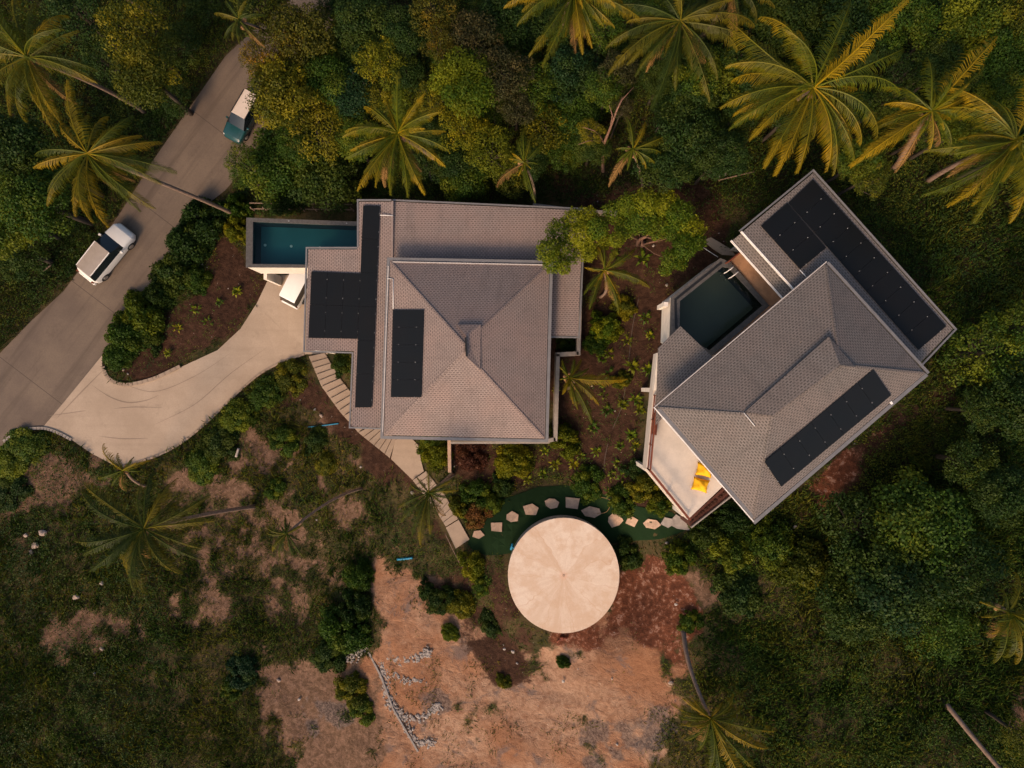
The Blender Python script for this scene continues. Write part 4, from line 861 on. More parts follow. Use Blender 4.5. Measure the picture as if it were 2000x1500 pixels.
def tree(px, py, rpx, ztop, proto, mat, label, group='trees of the wood', name='broadleaf_tree', cat='tree', sq=1.0):
    pr = (FEATH if proto >= 10 else PROTO)[proto % 10]; ztop = max(ztop, G(px, py).z+((5.2 if rpx > 42 else 4.0) if py < 600 else 3.6)) if px > 1150 else ztop; z0 = ztop-1.2
    g0 = G(px, py).z; x, y = W(px, py, z0); s = rpx*(HC-z0)/F/3.0
    base = tz(x, y); hz = ztop-1.85*s
    e = empty(name, (x, y, base), label, cat, group)
    me = with_mat(pr[0], mat); o = bpy.data.objects.new('crown', me); COL.objects.link(o); o.parent = e; o.location = (0, 0, hz-base); o.rotation_euler = (0, 0, rt_.uniform(0, 6.28)); o.scale = (s, s*sq, s*rt_.uniform(.9, 1.15))
    tr = bpy.data.objects.new('trunk', trunk_mesh(proto, pr[1])); COL.objects.link(tr); tr.parent = e; tr.location = (0, 0, hz-base); tr.rotation_euler = o.rotation_euler; tr.scale = (s, s*sq, max(s*.5, (hz-base+.4)/6.5))
    return e
TREES = [
 (262,62,78,8,4,'leaf_olive','yellow-olive tree near the fallen log at top left'),(150,22,75,7,5,'leaf_dark','dark tree at the top edge behind the top-left palm'),(285,148,60,8,0,'leaf_olive','olive tree above the thin palm trunk at upper left'),(205,120,50,6,4,'leaf_dark','dark low tree right beside the top-left palm'),
 (35,300,75,7,1,'leaf_dark','dark tree below the top-left palm at the left edge'),(75,395,72,7.5,2,'leaf_mid','green tree left of the palm overhanging the road'),(10,430,72,7,3,'leaf_mid','yellow-flecked green tree cut by the left edge'),(130,350,45,6,4,'leaf_dark','small dark tree under the road palm fronds'),(52,500,60,4,6,'leaf_dark','low dark tree in the scrub left of the white car'),
 (508,22,62,9,4,'leaf_olive','olive tree around the small palm at the top of the road'),(590,75,62,10,0,'leaf_orange','rusty orange-flecked tree at the top of the road'),(520,118,52,10,5,'leaf_orange','rust-tinged tree hanging over the teal car'),(552,188,66,10,1,'leaf_olive','large olive crown right of the teal car'),(622,262,66,9,4,'leaf_olive','yellowish tree bulging below the olive road crown'),
 (640,160,52,9,3,'leaf_mid','mid-green tree between road crown and yellow ridge tree'),(655,30,40,8,5,'leaf_dark','dark tree beside the glimpsed pink road at the top'),(707,50,58,10,2,'leaf_dark','tall dark tree at the top, left of the rusty one'),(745,128,56,10,6,'leaf_yellow','yellow-green tree directly above the central palm'),(690,185,50,9,0,'leaf_blue','blue-green tree left of the yellow ridge tree'),(745,185,45,9,4,'leaf_olive','olive tree touching the central palm from above'),
 (545,322,72,6,1,'leaf_mid','green tree at the road bend above the teal pool'),(635,345,70,6,2,'leaf_dark','dark green tree right above the pool fence'),(487,345,36,4,5,'leaf_mid','small green tree beside the road above the palm trunk'),(560,385,40,3.5,3,'leaf_dark','low dark tree along the rail fence'),
 (850,25,56,11,4,'leaf_orange','rusty tree at the top edge, middle'),(862,95,44,11,6,'leaf_orange','rusty tree just below the one on the top edge'),(925,85,66,11,5,'leaf_grey','grey-olive tree with fine leaves at top middle'),(908,165,62,11,0,'leaf_bright','bright green tree amid grey-olive crowns'),(985,150,60,11,4,'leaf_grey','grey-brown crown right of the bright green tree'),(985,45,56,10,3,'leaf_dark','dark tree left of the palm at the top edge'),
 (845,200,40,10,5,'leaf_olive','olive tree between bright tree and central palm'),(905,255,58,10,6,'leaf_yellow','yellow-green tree right of the central palm'),(962,300,56,10,4,'leaf_yellow','yellowish tree left of the small palm above the villa'),(905,352,48,8,1,'leaf_mid','green tree touching the villa roof from above'),(1000,352,46,8,5,'leaf_olive','olive tree hugging the trunk of the small palm'),
 (1050,175,52,10,6,'leaf_mid','green tree under the fronds of the top palm'),(1115,150,58,10,2,'leaf_blue','blue-green tree right under the top palm'),(1070,255,62,9,4,'leaf_olive','olive-green tree left of the pale forked trunk'),(1125,235,50,9,0,'leaf_mid','green tree touching the pale forked trunk'),(1010,215,45,10,5,'leaf_grey','greyish crown left of the olive-green tree'),
 (1205,150,48,11,5,'leaf_grey','thin grey crown on the pale forked trunk'),(1345,265,62,9,2,'leaf_dark','dark tree left of the big golden palm'),(1395,150,55,9,4,'leaf_mid','green tree between the two large upper palms'),(1300,320,55,8,3,'leaf_dark','dark low tree right of the small bending palm'),(1285,165,40,9,1,'leaf_dark','dark crown under the drooping right upper palm'),(1420,260,40,9,6,'leaf_dark','dark tree under the left fronds of the golden palm'),
 (1530,45,70,13,1,'leaf_dark','dark tree behind the golden palm at the top'),(1660,60,75,13,0,'leaf_dark','dark tree right of the tall golden frond'),(1745,40,62,14,2,'leaf_mid','green tree at the top between palm and corner wood'),(1815,75,62,14,5,'leaf_mid','green tree above the palm with the bent trunk'),(1900,40,72,15,3,'leaf_mid','large green tree near the top right corner'),(1975,45,62,15,4,'leaf_olive','olive-flecked tree in the top right corner'),(1955,125,60,14,0,'leaf_mid','green tree below the top right corner'),(1870,140,40,13,6,'leaf_dark','dark small tree above the right-hand palms'),
 (1685,352,45,12,4,'leaf_olive','small olive tree touching the top corner of the rotated villa'),(1640,340,25,11.5,6,'leaf_olive','tiny olive tree squeezed beside that corner'),
 (1925,690,88,14,4,'leaf_mid','broad bright green tree right of the rotated villa'),(1990,640,60,13.5,5,'leaf_mid','green tree cut by the right edge beside the broad one'),(1965,790,70,13,2,'leaf_dark','dark tree below the broad tree on the right'),(1900,800,50,12.5,6,'leaf_dark','small dark tree at lower left of the broad one'),
 (1675,1035,85,15,4,'leaf_dark','dark tree at the upper left of the lower right wood'),(1790,1030,100,16,0,'leaf_mid','large dark tree topping the lower right wood'),(1880,1110,90,16,5,'leaf_dark','green tree on the right of the lower wood'),(1735,1140,95,16,1,'leaf_blue','mid-green crown in the heart of the lower wood'),(1830,1220,80,15,6,'leaf_mid','yellow-flecked crown at the bottom of the lower wood'),(1660,1180,70,14,2,'leaf_dark','dark crown at the lower left of the wood'),(1940,960,60,14,3,'leaf_dark','dark tree at the right edge above the lower wood'),(1880,900,60,13,5,'leaf_dark','dark tree between the two right-hand groups'),
 (1350,205,45,10,1,'leaf_dark','dark crown amid the wood left of the golden palm'),(1440,120,45,10,4,'leaf_dark','dark crown between two palms near the top'),(1320,120,45,9,6,'leaf_dark','dark crown behind the dark drooping palm'),(1385,330,38,8,5,'leaf_dark','low dark tree at the wood edge above the thin bare branch'),(1490,20,50,11,3,'leaf_dark','dark crown at the top edge left of the tall frond'),(1760,150,50,13,4,'leaf_dark','dark crown between the two golden palms'),(1445,215,40,9,1,'leaf_dark','dark crown shaded by golden fronds'),(1090,60,50,10,4,'leaf_dark','dark crown behind the top-edge palm'),(1180,60,46,10,5,'leaf_mid','green crown between the two top palms'),(790,70,46,10,3,'leaf_dark','dark crown between yellow-green and rusty trees'),(790,150,40,9,1,'leaf_dark','dark crown just above the central palm'),(400,10,50,3,6,'leaf_dark','low dark tree at the top left of the small road palm'),(360,90,50,3,5,'leaf_dark','low dark tree on the slope left of the road'),(350,200,36,2.5,4,'leaf_dark','low dark tree by the thin palm trunk near the road'),
 (1152,268,30,12,4,'leaf_olive','small olive crown over the left limb of the forked trunk'),(1212,222,26,12.6,6,'leaf_grey','small greyish crown at the right limb of the forked trunk'),
 (1985,1430,50,13,5,'leaf_olive','olive shrub-like tree in the bottom right corner'),
]
for t in TREES: tree(*t[:6], t[6])
LMT = [(500,60,'the small roadside palm'),(478,222,'the teal car'),(590,75,'the rusty orange tree'),(745,128,'the yellow-green tree'),(778,262,'the central palm'),(860,40,'the rusty top trees'),(908,165,'the bright green tree'),(1024,318,'the villa-roof palm'),(1122,10,'the top-edge palm'),(1190,270,'the forked trunk'),(1236,292,'the small bending palm'),(1328,60,'the dark drooping palm'),(1588,172,'the big golden palm'),(1818,218,'the bent palm'),(1985,275,'the right-edge palm'),(1900,40,'the corner tree'),(590,410,'the pool fence'),(1430,330,'the bare branch'),(650,20,'the pink road gap')]
rf = random.Random(77); nf = 0
for k in range(900):
    x = rf.uniform(440, 1990); y = rf.uniform(0, 335)
    if (x < 560 and y < 300) or (1170 < x < 1290 and y > 200) or nf >= 58 or (1440 < x < 1660 and y > 250): continue
    if min((abs(x-t[0])+abs(y-t[1]))/t[2] for t in TREES) < .88: continue
    r_ = rf.uniform(34, 46); TREES.append((x, y, r_)); nf += 1
    tree(x, y, r_, 8.5+3*(x > 1450), rf.randrange(7), rf.choice(['leaf_dark', 'leaf_mid', 'leaf_dark']), where(x, y, LMT, 'low tree'), 'gap-filling trees of the upper wood')
def lumpy_tree(lumps, z0, base_px, mat, label, group, seed, leaf=.10, per=2600):
    rg = np.random.default_rng(seed); vs = []; ti = []; ct = []; tr = MB(); b = G(*base_px); hub = V3(*base_px, z0-3.2); e = empty('broadleaf_tree', b, label, 'tree', group); tr.tube([b-Vector((0, 0, .3)), b.lerp(hub, .5)+Vector((.1, .1, 0)), hub], [.2, .17, .13], 8)
    for lx, ly, lr in lumps:
        z = z0 - rg.uniform(0, .9); c = np.array(V3(lx, ly, z)); rad = lr*(HC-z)/F; k = int(per*rad*rad); d = norm(rg.normal(size=(k, 3))); p = c + d*np.array([1, 1, .5])*(rad*(.55+.5*rg.random(k))*(1+.15*np.sin(d[:, 0]*9+lx)*np.cos(d[:, 1]*8)))[:, None]
        n = norm(d + rg.normal(size=(k, 3))*.8 + np.array([0, 0, .5])); s = leaf*rg.uniform(.6, 1.4, k); vs.append(leaf_quads(p, n, s*1.5, s*.6, rg)); ti.append(rg.random(k)); ct.append(np.full(k, rg.random())*.6+.4*rg.random(k))
        if len(ti) % 3 == 0: tr.tube([hub, hub.lerp(Vector(c), .5)-Vector((0, 0, .7)), Vector(c)-Vector((0, 0, .4))], [.045, .03, .015], 5, False)
    o = link('crown', np_mesh('crown', np.concatenate(vs), 4, {'tint': np.concatenate(ti), 'ctint': np.concatenate(ct)}), M[mat], e); tr.build('trunk', M['twig'], e)
FG = 'feathery trees between the villas'
lumpy_tree([(1070,488,24),(1092,452,26),(1122,428,24),(1150,424,22),(1140,462,28),(1108,490,28),(1080,514,20),(1168,446,22),(1150,492,20),(1102,524,14),(1180,470,18)], 12.6, (1165,470), 'leaf_bright', 'feathery bright tree overlapping the villa roof edge', FG, 3)
lumpy_tree([(1200,415,24),(1228,400,24),(1262,395,28),(1298,398,28),(1328,418,28),(1350,448,28),(1362,472,18),(1338,482,26),(1312,505,22),(1300,526,14),(1285,440,30),(1250,430,28),(1222,446,22),(1205,468,16),(1322,450,28),(1330,515,14)], 13.2, (1255,478), 'leaf_bright', 'wider feathery bright tree between the two villas', FG, 4)
# pale forked trunk and the visible limbs
def limb(name, pts, rads, mat, label, cat='tree'):
    mb = MB(); first = True
    for pp, rr_ in zip(pts, rads): mb.tube([V3(*p_) for p_ in pp], rr_, 7, True)
    return tag(mb.build(name, M[mat]), label, cat)
limb('bare_tree', [[(1178,335,7.5),(1177,305,9),(1180,280,10.5),(1192,250,11.5),(1205,215,12.6),(1216,190,13)],[(1180,280,10.5),(1170,262,11.4),(1160,255,12),(1138,248,12.3)],[(1192,250,11.5),(1196,225,12.4),(1190,205,12.8)],[(1176,275,10.8),(1150,275,12),(1130,282,12.4)],[(1205,215,12.6),(1215,195,13),(1238,170,13.3)]], [[.13,.12,.10,.08,.06,.03],[.06,.05,.03,.015],[.05,.03,.015],[.05,.03,.015],[.04,.03,.015]], 'twig', 'pale pinkish forked trunk with bare limbs amid the wood')
limb('bare_tree', [[(1245,478,8.5),(1248,468,10.5),(1262,462,11.6),(1275,452,12.3)],[(1248,468,10.5),(1232,462,11.6),(1215,445,12.2)],[(1262,462,11.6),(1272,466,12.4)]], [[.16,.13,.09,.04],[.10,.07,.03],[.06,.03]], 'twig', 'pinkish forked limbs showing inside the wide feathery tree')
def bush(px, py, rpx, h, mat, label, group=None, name='bush', cat='bush', k=None):
    a = G(px, py); s = rpx*(HC-a.z)/F/3.0; b = BUSH[rt_.randrange(3) if k is None else k]
    e = bpy.data.objects.new(name, with_mat(b[0], mat)); COL.objects.link(e); e.location = (a.x, a.y, a.z-.1); e.rotation_euler = (0, 0, rt_.uniform(0, 6.28)); e.scale = (s*rt_.uniform(.85, 1.2), s*rt_.uniform(.85, 1.15), h/2.6); return tag(e, label, cat, group)
for b in [(405,440,50,2.6,'leaf_dark','large dark bush at the top of the island by the palm trunk'),(372,480,40,2.4,'leaf_dark','dark bush below the top one on the island'),(348,535,38,2.0,'leaf_dark','dark bush on the island beside the road joint'),(385,545,26,1.3,'leaf_mid','low green bush above the pointed rock'),(318,578,30,1.8,'leaf_dark','bush midway down the island edge'),(285,615,42,2.2,'leaf_mid','green round bush midway on the lower island'),(255,655,38,2.0,'leaf_mid','green bush near the island tip'),(300,655,28,1.4,'leaf_dark','low bush on the soil side of the island'),(235,695,26,1.2,'leaf_mid','small bush at the very tip of the island'),
          (465,450,26,1.8,'leaf_yellow','yellow-green bush left of the pool corner'),(468,408,26,2.0,'leaf_mid','green bush above the pool corner'),(683,1225,46,2.4,'leaf_mid','round green bush above the rubble wall'),(700,1180,38,2.0,'leaf_dark','darker bush above the round green one'),(705,1120,34,1.6,'leaf_mid','green bush left of the top of the sand'),(650,1280,36,1.2,'leaf_dark','low dark bush left of the rubble wall'),(695,1345,34,1.4,'leaf_olive','olive bush caught below the bend of the rubble wall'),(712,1385,26,1.0,'leaf_mid','small green bush lower beside the rubble wall'),
          (852,885,32,1.8,'leaf_yellow','yellow-green bush beside the landing of the steps'),(848,865,26,1.6,'leaf_mid','green bush at the villa corner by the landing'),(922,888,34,1.3,'leaf_red','dry red shrub right of the short pinkish wall'),(1004,900,36,2.0,'leaf_yellow','yellow-green cycad-like shrub below the villa'),(940,1000,30,1.3,'leaf_rust','copper shrub above the first stepping stones'),(935,965,30,1.4,'leaf_mid','green shrub above the copper one'),(905,990,26,1.3,'leaf_olive','olive shrub right of the lower steps'),(930,1102,34,1.6,'leaf_yellow','yellowish shrub below the last landing'),(945,1140,22,1.0,'leaf_mid','small green shrub below the yellowish one'),
          (1106,860,32,1.7,'leaf_yellow','yellow-green bush at the lower right villa corner'),(1183,640,30,1.9,'leaf_bright','bright round bush in the upper garden bed'),(1222,600,24,1.2,'leaf_olive','olive bush beside the middle palm'),(1165,670,24,1.2,'leaf_mid','low green bush below the bright one'),(1215,742,20,1.0,'leaf_olive','small olive bush right of the lower palm'),
          (1150,940,34,1.4,'leaf_mid','green bush above the lawn in the middle bed'),(1215,975,34,1.4,'leaf_mid','fern-like bush above the lawn, right part'),(1268,955,36,1.6,'leaf_olive','olive fern under the terrace railing'),(1290,985,26,1.3,'leaf_mid','small fern at the terrace foot'),(1245,915,24,1.1,'leaf_dark','dark bush by the terrace column'),(985,950,26,1.1,'leaf_dark','dark bush at the bend of the lawn'),(965,985,22,1.0,'leaf_mid','little green bush inside the left lawn bend'),
          (1228,1080,34,1.4,'leaf_dark','dark bush at the upper right of the tank'),(1325,1085,34,1.8,'leaf_mid','upright green bush below the terrace pad'),(1378,1040,34,1.6,'leaf_dark','dark bush below the planter'),(1425,1010,34,1.6,'leaf_dark','dark bush under the roof corner'),(1350,1212,26,.9,'leaf_mid','green bush at the base of the leaning palm'),(1100,1292,13,.8,'leaf_mid','small lone shrub on sand below the tank'),(985,1330,16,.7,'leaf_olive','olive shrub at the tip of the dark soil on sand'),(880,1235,18,.8,'leaf_mid','small green shrub on the sandy slope'),(640,905,24,.8,'leaf_olive','olive shrub in the scrub above the long thin trunk'),(540,955,22,.8,'leaf_mid','green shrub left of the long thin trunk'),(1430,1080,40,1.6,'leaf_mid','green bush right of the pinkish gravel patch'),(1500,1060,44,1.9,'leaf_mid','green bush below the long roof corner'),(1560,1100,46,1.9,'leaf_olive','olive-flecked bush left of the lower wood'),(1440,1160,44,1.5,'leaf_dark','dark bush in the grass right of red soil'),
          (865,1170,28,1.2,'leaf_dark','dark shrub at upper sand left of the tank'),(900,1180,26,1.1,'leaf_olive','olive shrub nearer the tank'),(835,1150,20,1.0,'leaf_dark','small dark shrub above the sand slope'),(960,1215,26,1.0,'leaf_dark','dark shrub in soil below left of the tank'),(668,712,20,1.1,'leaf_dark','dark bush between steps and lower roof'),(570,735,34,1.2,'leaf_olive','olive bush where steps meet the driveway'),(520,770,34,1.2,'leaf_mid','green bush along the driveway kerb'),(465,815,32,1.2,'leaf_mid','green bush lower along the driveway kerb'),
          (55,870,38,.9,'leaf_mid','green bush at the road corner lower left'),(20,905,40,.9,'leaf_mid','green bush at left edge under the road corner'),(20,960,34,.9,'leaf_dark','dark bush at the left edge above the sandy patch'),(1110,672,24,.9,'leaf_dark','dark bush filling the small walled court'),(475,1310,30,1.2,'leaf_blue','blue-green weed bush in the lower left grass'),(455,1345,24,1.0,'leaf_mid','green weed bush below the blue-green one'),(560,860,34,1.1,'leaf_mid','green bush in the scrub below the blue pipe'),(620,860,28,1.0,'leaf_dark','dark bush beside the middle steps'),(430,870,36,1.1,'leaf_dark','dark bush below the driveway bend'),(395,905,36,1.0,'leaf_mid','green bush right of the small lower palm')]:
    bush(*b[:6])
# slender stand-up clumps made of many short blades: seedlings
def seedling_mesh(seed, n=9):
    rg = np.random.default_rng(seed); q = []
    for k in range(n):
        a = 2*np.pi*k/n + rg.uniform(-.3, .3); L = rg.uniform(.28, .5); h = rg.uniform(.15, .35); d = np.array([np.cos(a), np.sin(a), 0]); s = np.array([-d[1], d[0], 0])*.06
        p0 = d*.03; p1 = d*L*.55 + np.array([0, 0, h]); p2 = d*L + np.array([0, 0, h*.7]); q.append([p0-s*.3, p0+s*.3, p1+s, p1-s]); q.append([p1-s, p1+s, p2+s*.1, p2-s*.1])
    return np_mesh('seedling', np.array(q), 4, {'tint': rg.random(len(q)), 'ctint': rg.random(len(q))})
SD = [seedling_mesh(s, 8+s % 4) for s in range(5)]
rq = random.Random(8); cnt = 0
ex = [(1255,505,1.3),(1200,500,1.0),(1190,690,.9),(1175,700,1.0),(1260,620,1.0),(1225,665,.9),(1268,655,.8),(1185,800,1.0),(1215,790,1.0),(1240,780,1.1),(1180,770,.9),(1235,715,1.2),(1265,720,1.0),(1210,870,.9),(1085,905,1.0),(1065,880,.8),(1205,905,.9),(1085,760,.7),(465,570,1.1),(410,630,1.0),(350,640,.9),(385,605,1.0),(430,590,.8),(330,690,.9),(1165,880,.9),(1190,960,1.0),(1120,905,1.0),(1232,850,1.0),(1195,925,.9),(1240,870,.8),(1215,930,1.0),(1135,890,.8),(1250,800,.9),(1175,750,.8),(1190,730,1.1),(1030,935,1.0),(1060,925,.9),(1158,835,1.0)]
for x, y, s in ex:
    o = bpy.data.objects.new('seedling', with_mat(SD[cnt % 5], ('leaf_bright', 'leaf_mid', 'leaf_yellow')[cnt % 3])); COL.objects.link(o); o.location = G(x, y, .02); o.rotation_euler = (0, 0, rq.uniform(0, 6)); o.scale = (s*1.25,)*3; cnt += 1
    isl = x < 600; LMS = [(1255,480,'the wide feathery tree'),(1183,640,'the bright round bush'),(1180,528,'the short bed palm'),(1112,738,'the small wall palm'),(1130,690,'the zigzag wall'),(1106,860,'the villa corner bush'),(1004,900,'the yellow-green shrub'),(1300,590,'the dark pool corner'),(1264,760,'the upper terrace column'),(1245,912,'the lower terrace column'),(1150,950,'the lawn ferns'),(1215,800,'the hose')] if not isl else [(382,565,'the pointed rock'),(500,540,'the pool wall'),(285,615,'the round island bush'),(350,716,'the kerb end'),(470,640,'the driveway bend')]
    tag(o, where(x, y, LMS, 'leafy seedling'), 'seedling', 'seedlings in the island bed' if isl else 'seedlings between the villas')

# ---------------------------------------------------------------- palms
def frond(C, tip, mat, parent, rise, droop, L=None, wind=0.0, seed=0, wid=1.0):
    rg = np.random.default_rng(seed); d = np.array([tip[0]-C[0], tip[1]-C[1], 0.0]); Rr = np.linalg.norm(d); d /= Rr; s = np.array([-d[1], d[0], 0])
    N = 60; t = np.linspace(0, 1, N); th = np.radians(rise - (rise+droop)*t**1.35); dx = np.cos(th); dz = np.sin(th)
    x = np.concatenate([[0], np.cumsum(dx[:-1])]); z = np.concatenate([[0], np.cumsum(dz[:-1])]); k = Rr/max(x[-1], .15*N); k = min(k, (L or Rr*1.7)/N) if L else k; x *= k; z *= k
    lat = wind*Rr*(t**2 - t*.9) ; P = x[:, None]*d + z[:, None]*np.array([0, 0, 1.]) + lat[:, None]*s
    T = np.gradient(P, axis=0); T = norm(T); S_ = norm(np.cross(T, np.array([0, 0, 1.])+np.zeros_like(T))); U = np.cross(S_, T); Ln = N*k
    q = []; tint = []
    r0 = .042*wid; st_ = max(2, 2)
    for i in range(0, N-2, 2):    # rachis
        w = r0*(1-.8*t[i])+.006; w2 = r0*(1-.8*t[i+2])+.006
        for a, b in ((S_, U), (-S_, U)):
            q.append([P[i]+a[i]*w, P[i]+b[i]*w, P[i+2]+b[i+2]*w2, P[i+2]+a[i+2]*w2]); tint.append(2.2)
    nl = int(80*min(1, max(.6, Ln/4))); tw = rg.uniform(-.25, .25)
    for j in range(nl):
        tt = .14 + .86*(j+.5)/nl; f = tt*(N-1); i = int(f); u = f-i; i2 = min(i+1, N-1); p = P[i]*(1-u)+P[i2]*u
        ll = Ln*.185*wid*(.25+.95*np.sin(np.pi*min(1, tt*.85+.05))**.9)*(1-.62*tt**2.2)*(1+.18*math.sin(tt*23+seed))
        for sg in (1, -1):
            if rg.random() < (.05 if tt > .25 else .25): continue
            l = ll*rg.uniform(.85, 1.1); fw = .45+.8*tt+rg.uniform(-.08, .08); dn = rg.uniform(.3, .75)+.25*sg*tw
            dr = norm(S_[i]*sg + T[i]*fw*1.15 + U[i]*(.15-1.7*dn)); dr2 = norm(dr + np.array([0, 0, -1.15-.5*rg.random()])); w = .0165*wid*(Ln/4.2)**.3
            m1 = p + dr*l*.5; e = m1 + dr2*l*.5; wv = norm(T[i])*w
            q.append([p-wv*.6, p+wv*.6, m1+wv, m1-wv]); q.append([m1-wv, m1+wv, e+wv*.15, e-wv*.15]); a = rg.random()*.8+.1; tint += [a, min(1, a+.25)]
    q = np.array(q); me = np_mesh('frond', q, 4, {'tint': np.array(tint), 'ctint': np.clip(np.full(len(q), rg.random()*.9) + .25*(np.linalg.norm(q[:, 0, :2], axis=1) > Rr*.7), 0, 1)})
    o = bpy.data.objects.new('frond', me); COL.objects.link(o); me.materials.append(M[mat]); o.parent = parent; o.location = (C[0]-parent.location.x, C[1]-parent.location.y, C[2]-parent.location.z); return o
def palm(crown, zc, base, tips, mat, label, fill=14, rt=.16, wind=0.2, zb=None, wid=1.0, group='coconut palms'):
    C = V3(*crown, zc); B = G(*base) if base else Vector((C.x*1.0, C.y*1.0, tz(C.x, C.y))); 
    if base is None: B = Vector((C.x+.3, C.y+.3, tz(C.x, C.y)))
    sd_ = int(crown[0]*7+crown[1]); rn = random.Random(sd_); e = empty('palm_tree', B, label, 'palm', group)
    mid = B.lerp(C, .45)+Vector((rn.uniform(-.8, .8), rn.uniform(-.8, .8), .2)); pts = []
    for i in range(13):
        t = i/12; pts.append(B*(1-t)**2 + mid*2*t*(1-t) + C*t*t - Vector((0, 0, .25*t)))
    pts[0] -= Vector((0, 0, .5)); rads = [rt*(1.35 if i == 0 else 1.0-.35*i/12)*(1+.04*(i % 2)) for i in range(13)]
    mb = MB(); mb.tube(pts, rads, 9); mb.build('trunk', M['trunk'], e)
    n = 0
    for tp in tips:
        tx, ty = tp[:2]; w = tp[2] if len(tp) > 2 else wind*rn.uniform(-1, 1); rp = math.hypot(tx-crown[0], ty-crown[1]); Rm = rp*(HC-zc)/F
        low = ty > crown[1]; rise, droop = (rn.uniform(18, 32), rn.uniform(38, 58)) if Rm > 2.6 else (rn.uniform(15, 35), rn.uniform(60, 80))
        zt_ = zc - Rm*.22; T_ = V3(tx, ty, zt_); frond(C, T_, mat, e, rise, droop, None, w, sd_+n, wid); n += 1
    if tips:
        av = sum(math.hypot(t[0]-crown[0], t[1]-crown[1]) for t in tips)/len(tips)*(HC-zc)/F
        for k in range(fill):
            a = rn.uniform(0, 6.28); r_ = av*rn.uniform(.4, .95); up = rn.random() < .3
            frond(C+Vector((0, 0, .1)), (C.x+math.cos(a)*r_, C.y+math.sin(a)*r_), mat, e, rn.uniform(55, 75) if up else rn.uniform(-8, 22), rn.uniform(0, 30) if up else rn.uniform(50, 80), None, .1, sd_+50+k, wid)
    if crown[0] > 2050: return e
    for k in range(2 if rt > .12 else 1):
        a_ = rn.uniform(3.6, 5.8); r_ = rn.uniform(1.6, 2.6)*min(1, rt/.14); frond(C-Vector((0, 0, .15)), (C.x+math.cos(a_)*r_, C.y+math.sin(a_)*r_), 'frond_dead', e, -10, 82, None, .25, sd_+90+k, wid)
    mb = MB()
    for k in range(6): a = rn.uniform(0, 6.28); mb.blob(C+Vector((math.cos(a)*.28, math.sin(a)*.28, -.35-rn.random()*.2)), .13*wid, k+sd_, 1.1, 1, .05)
    mb.build('coconuts', M['husk'], e)
    return e
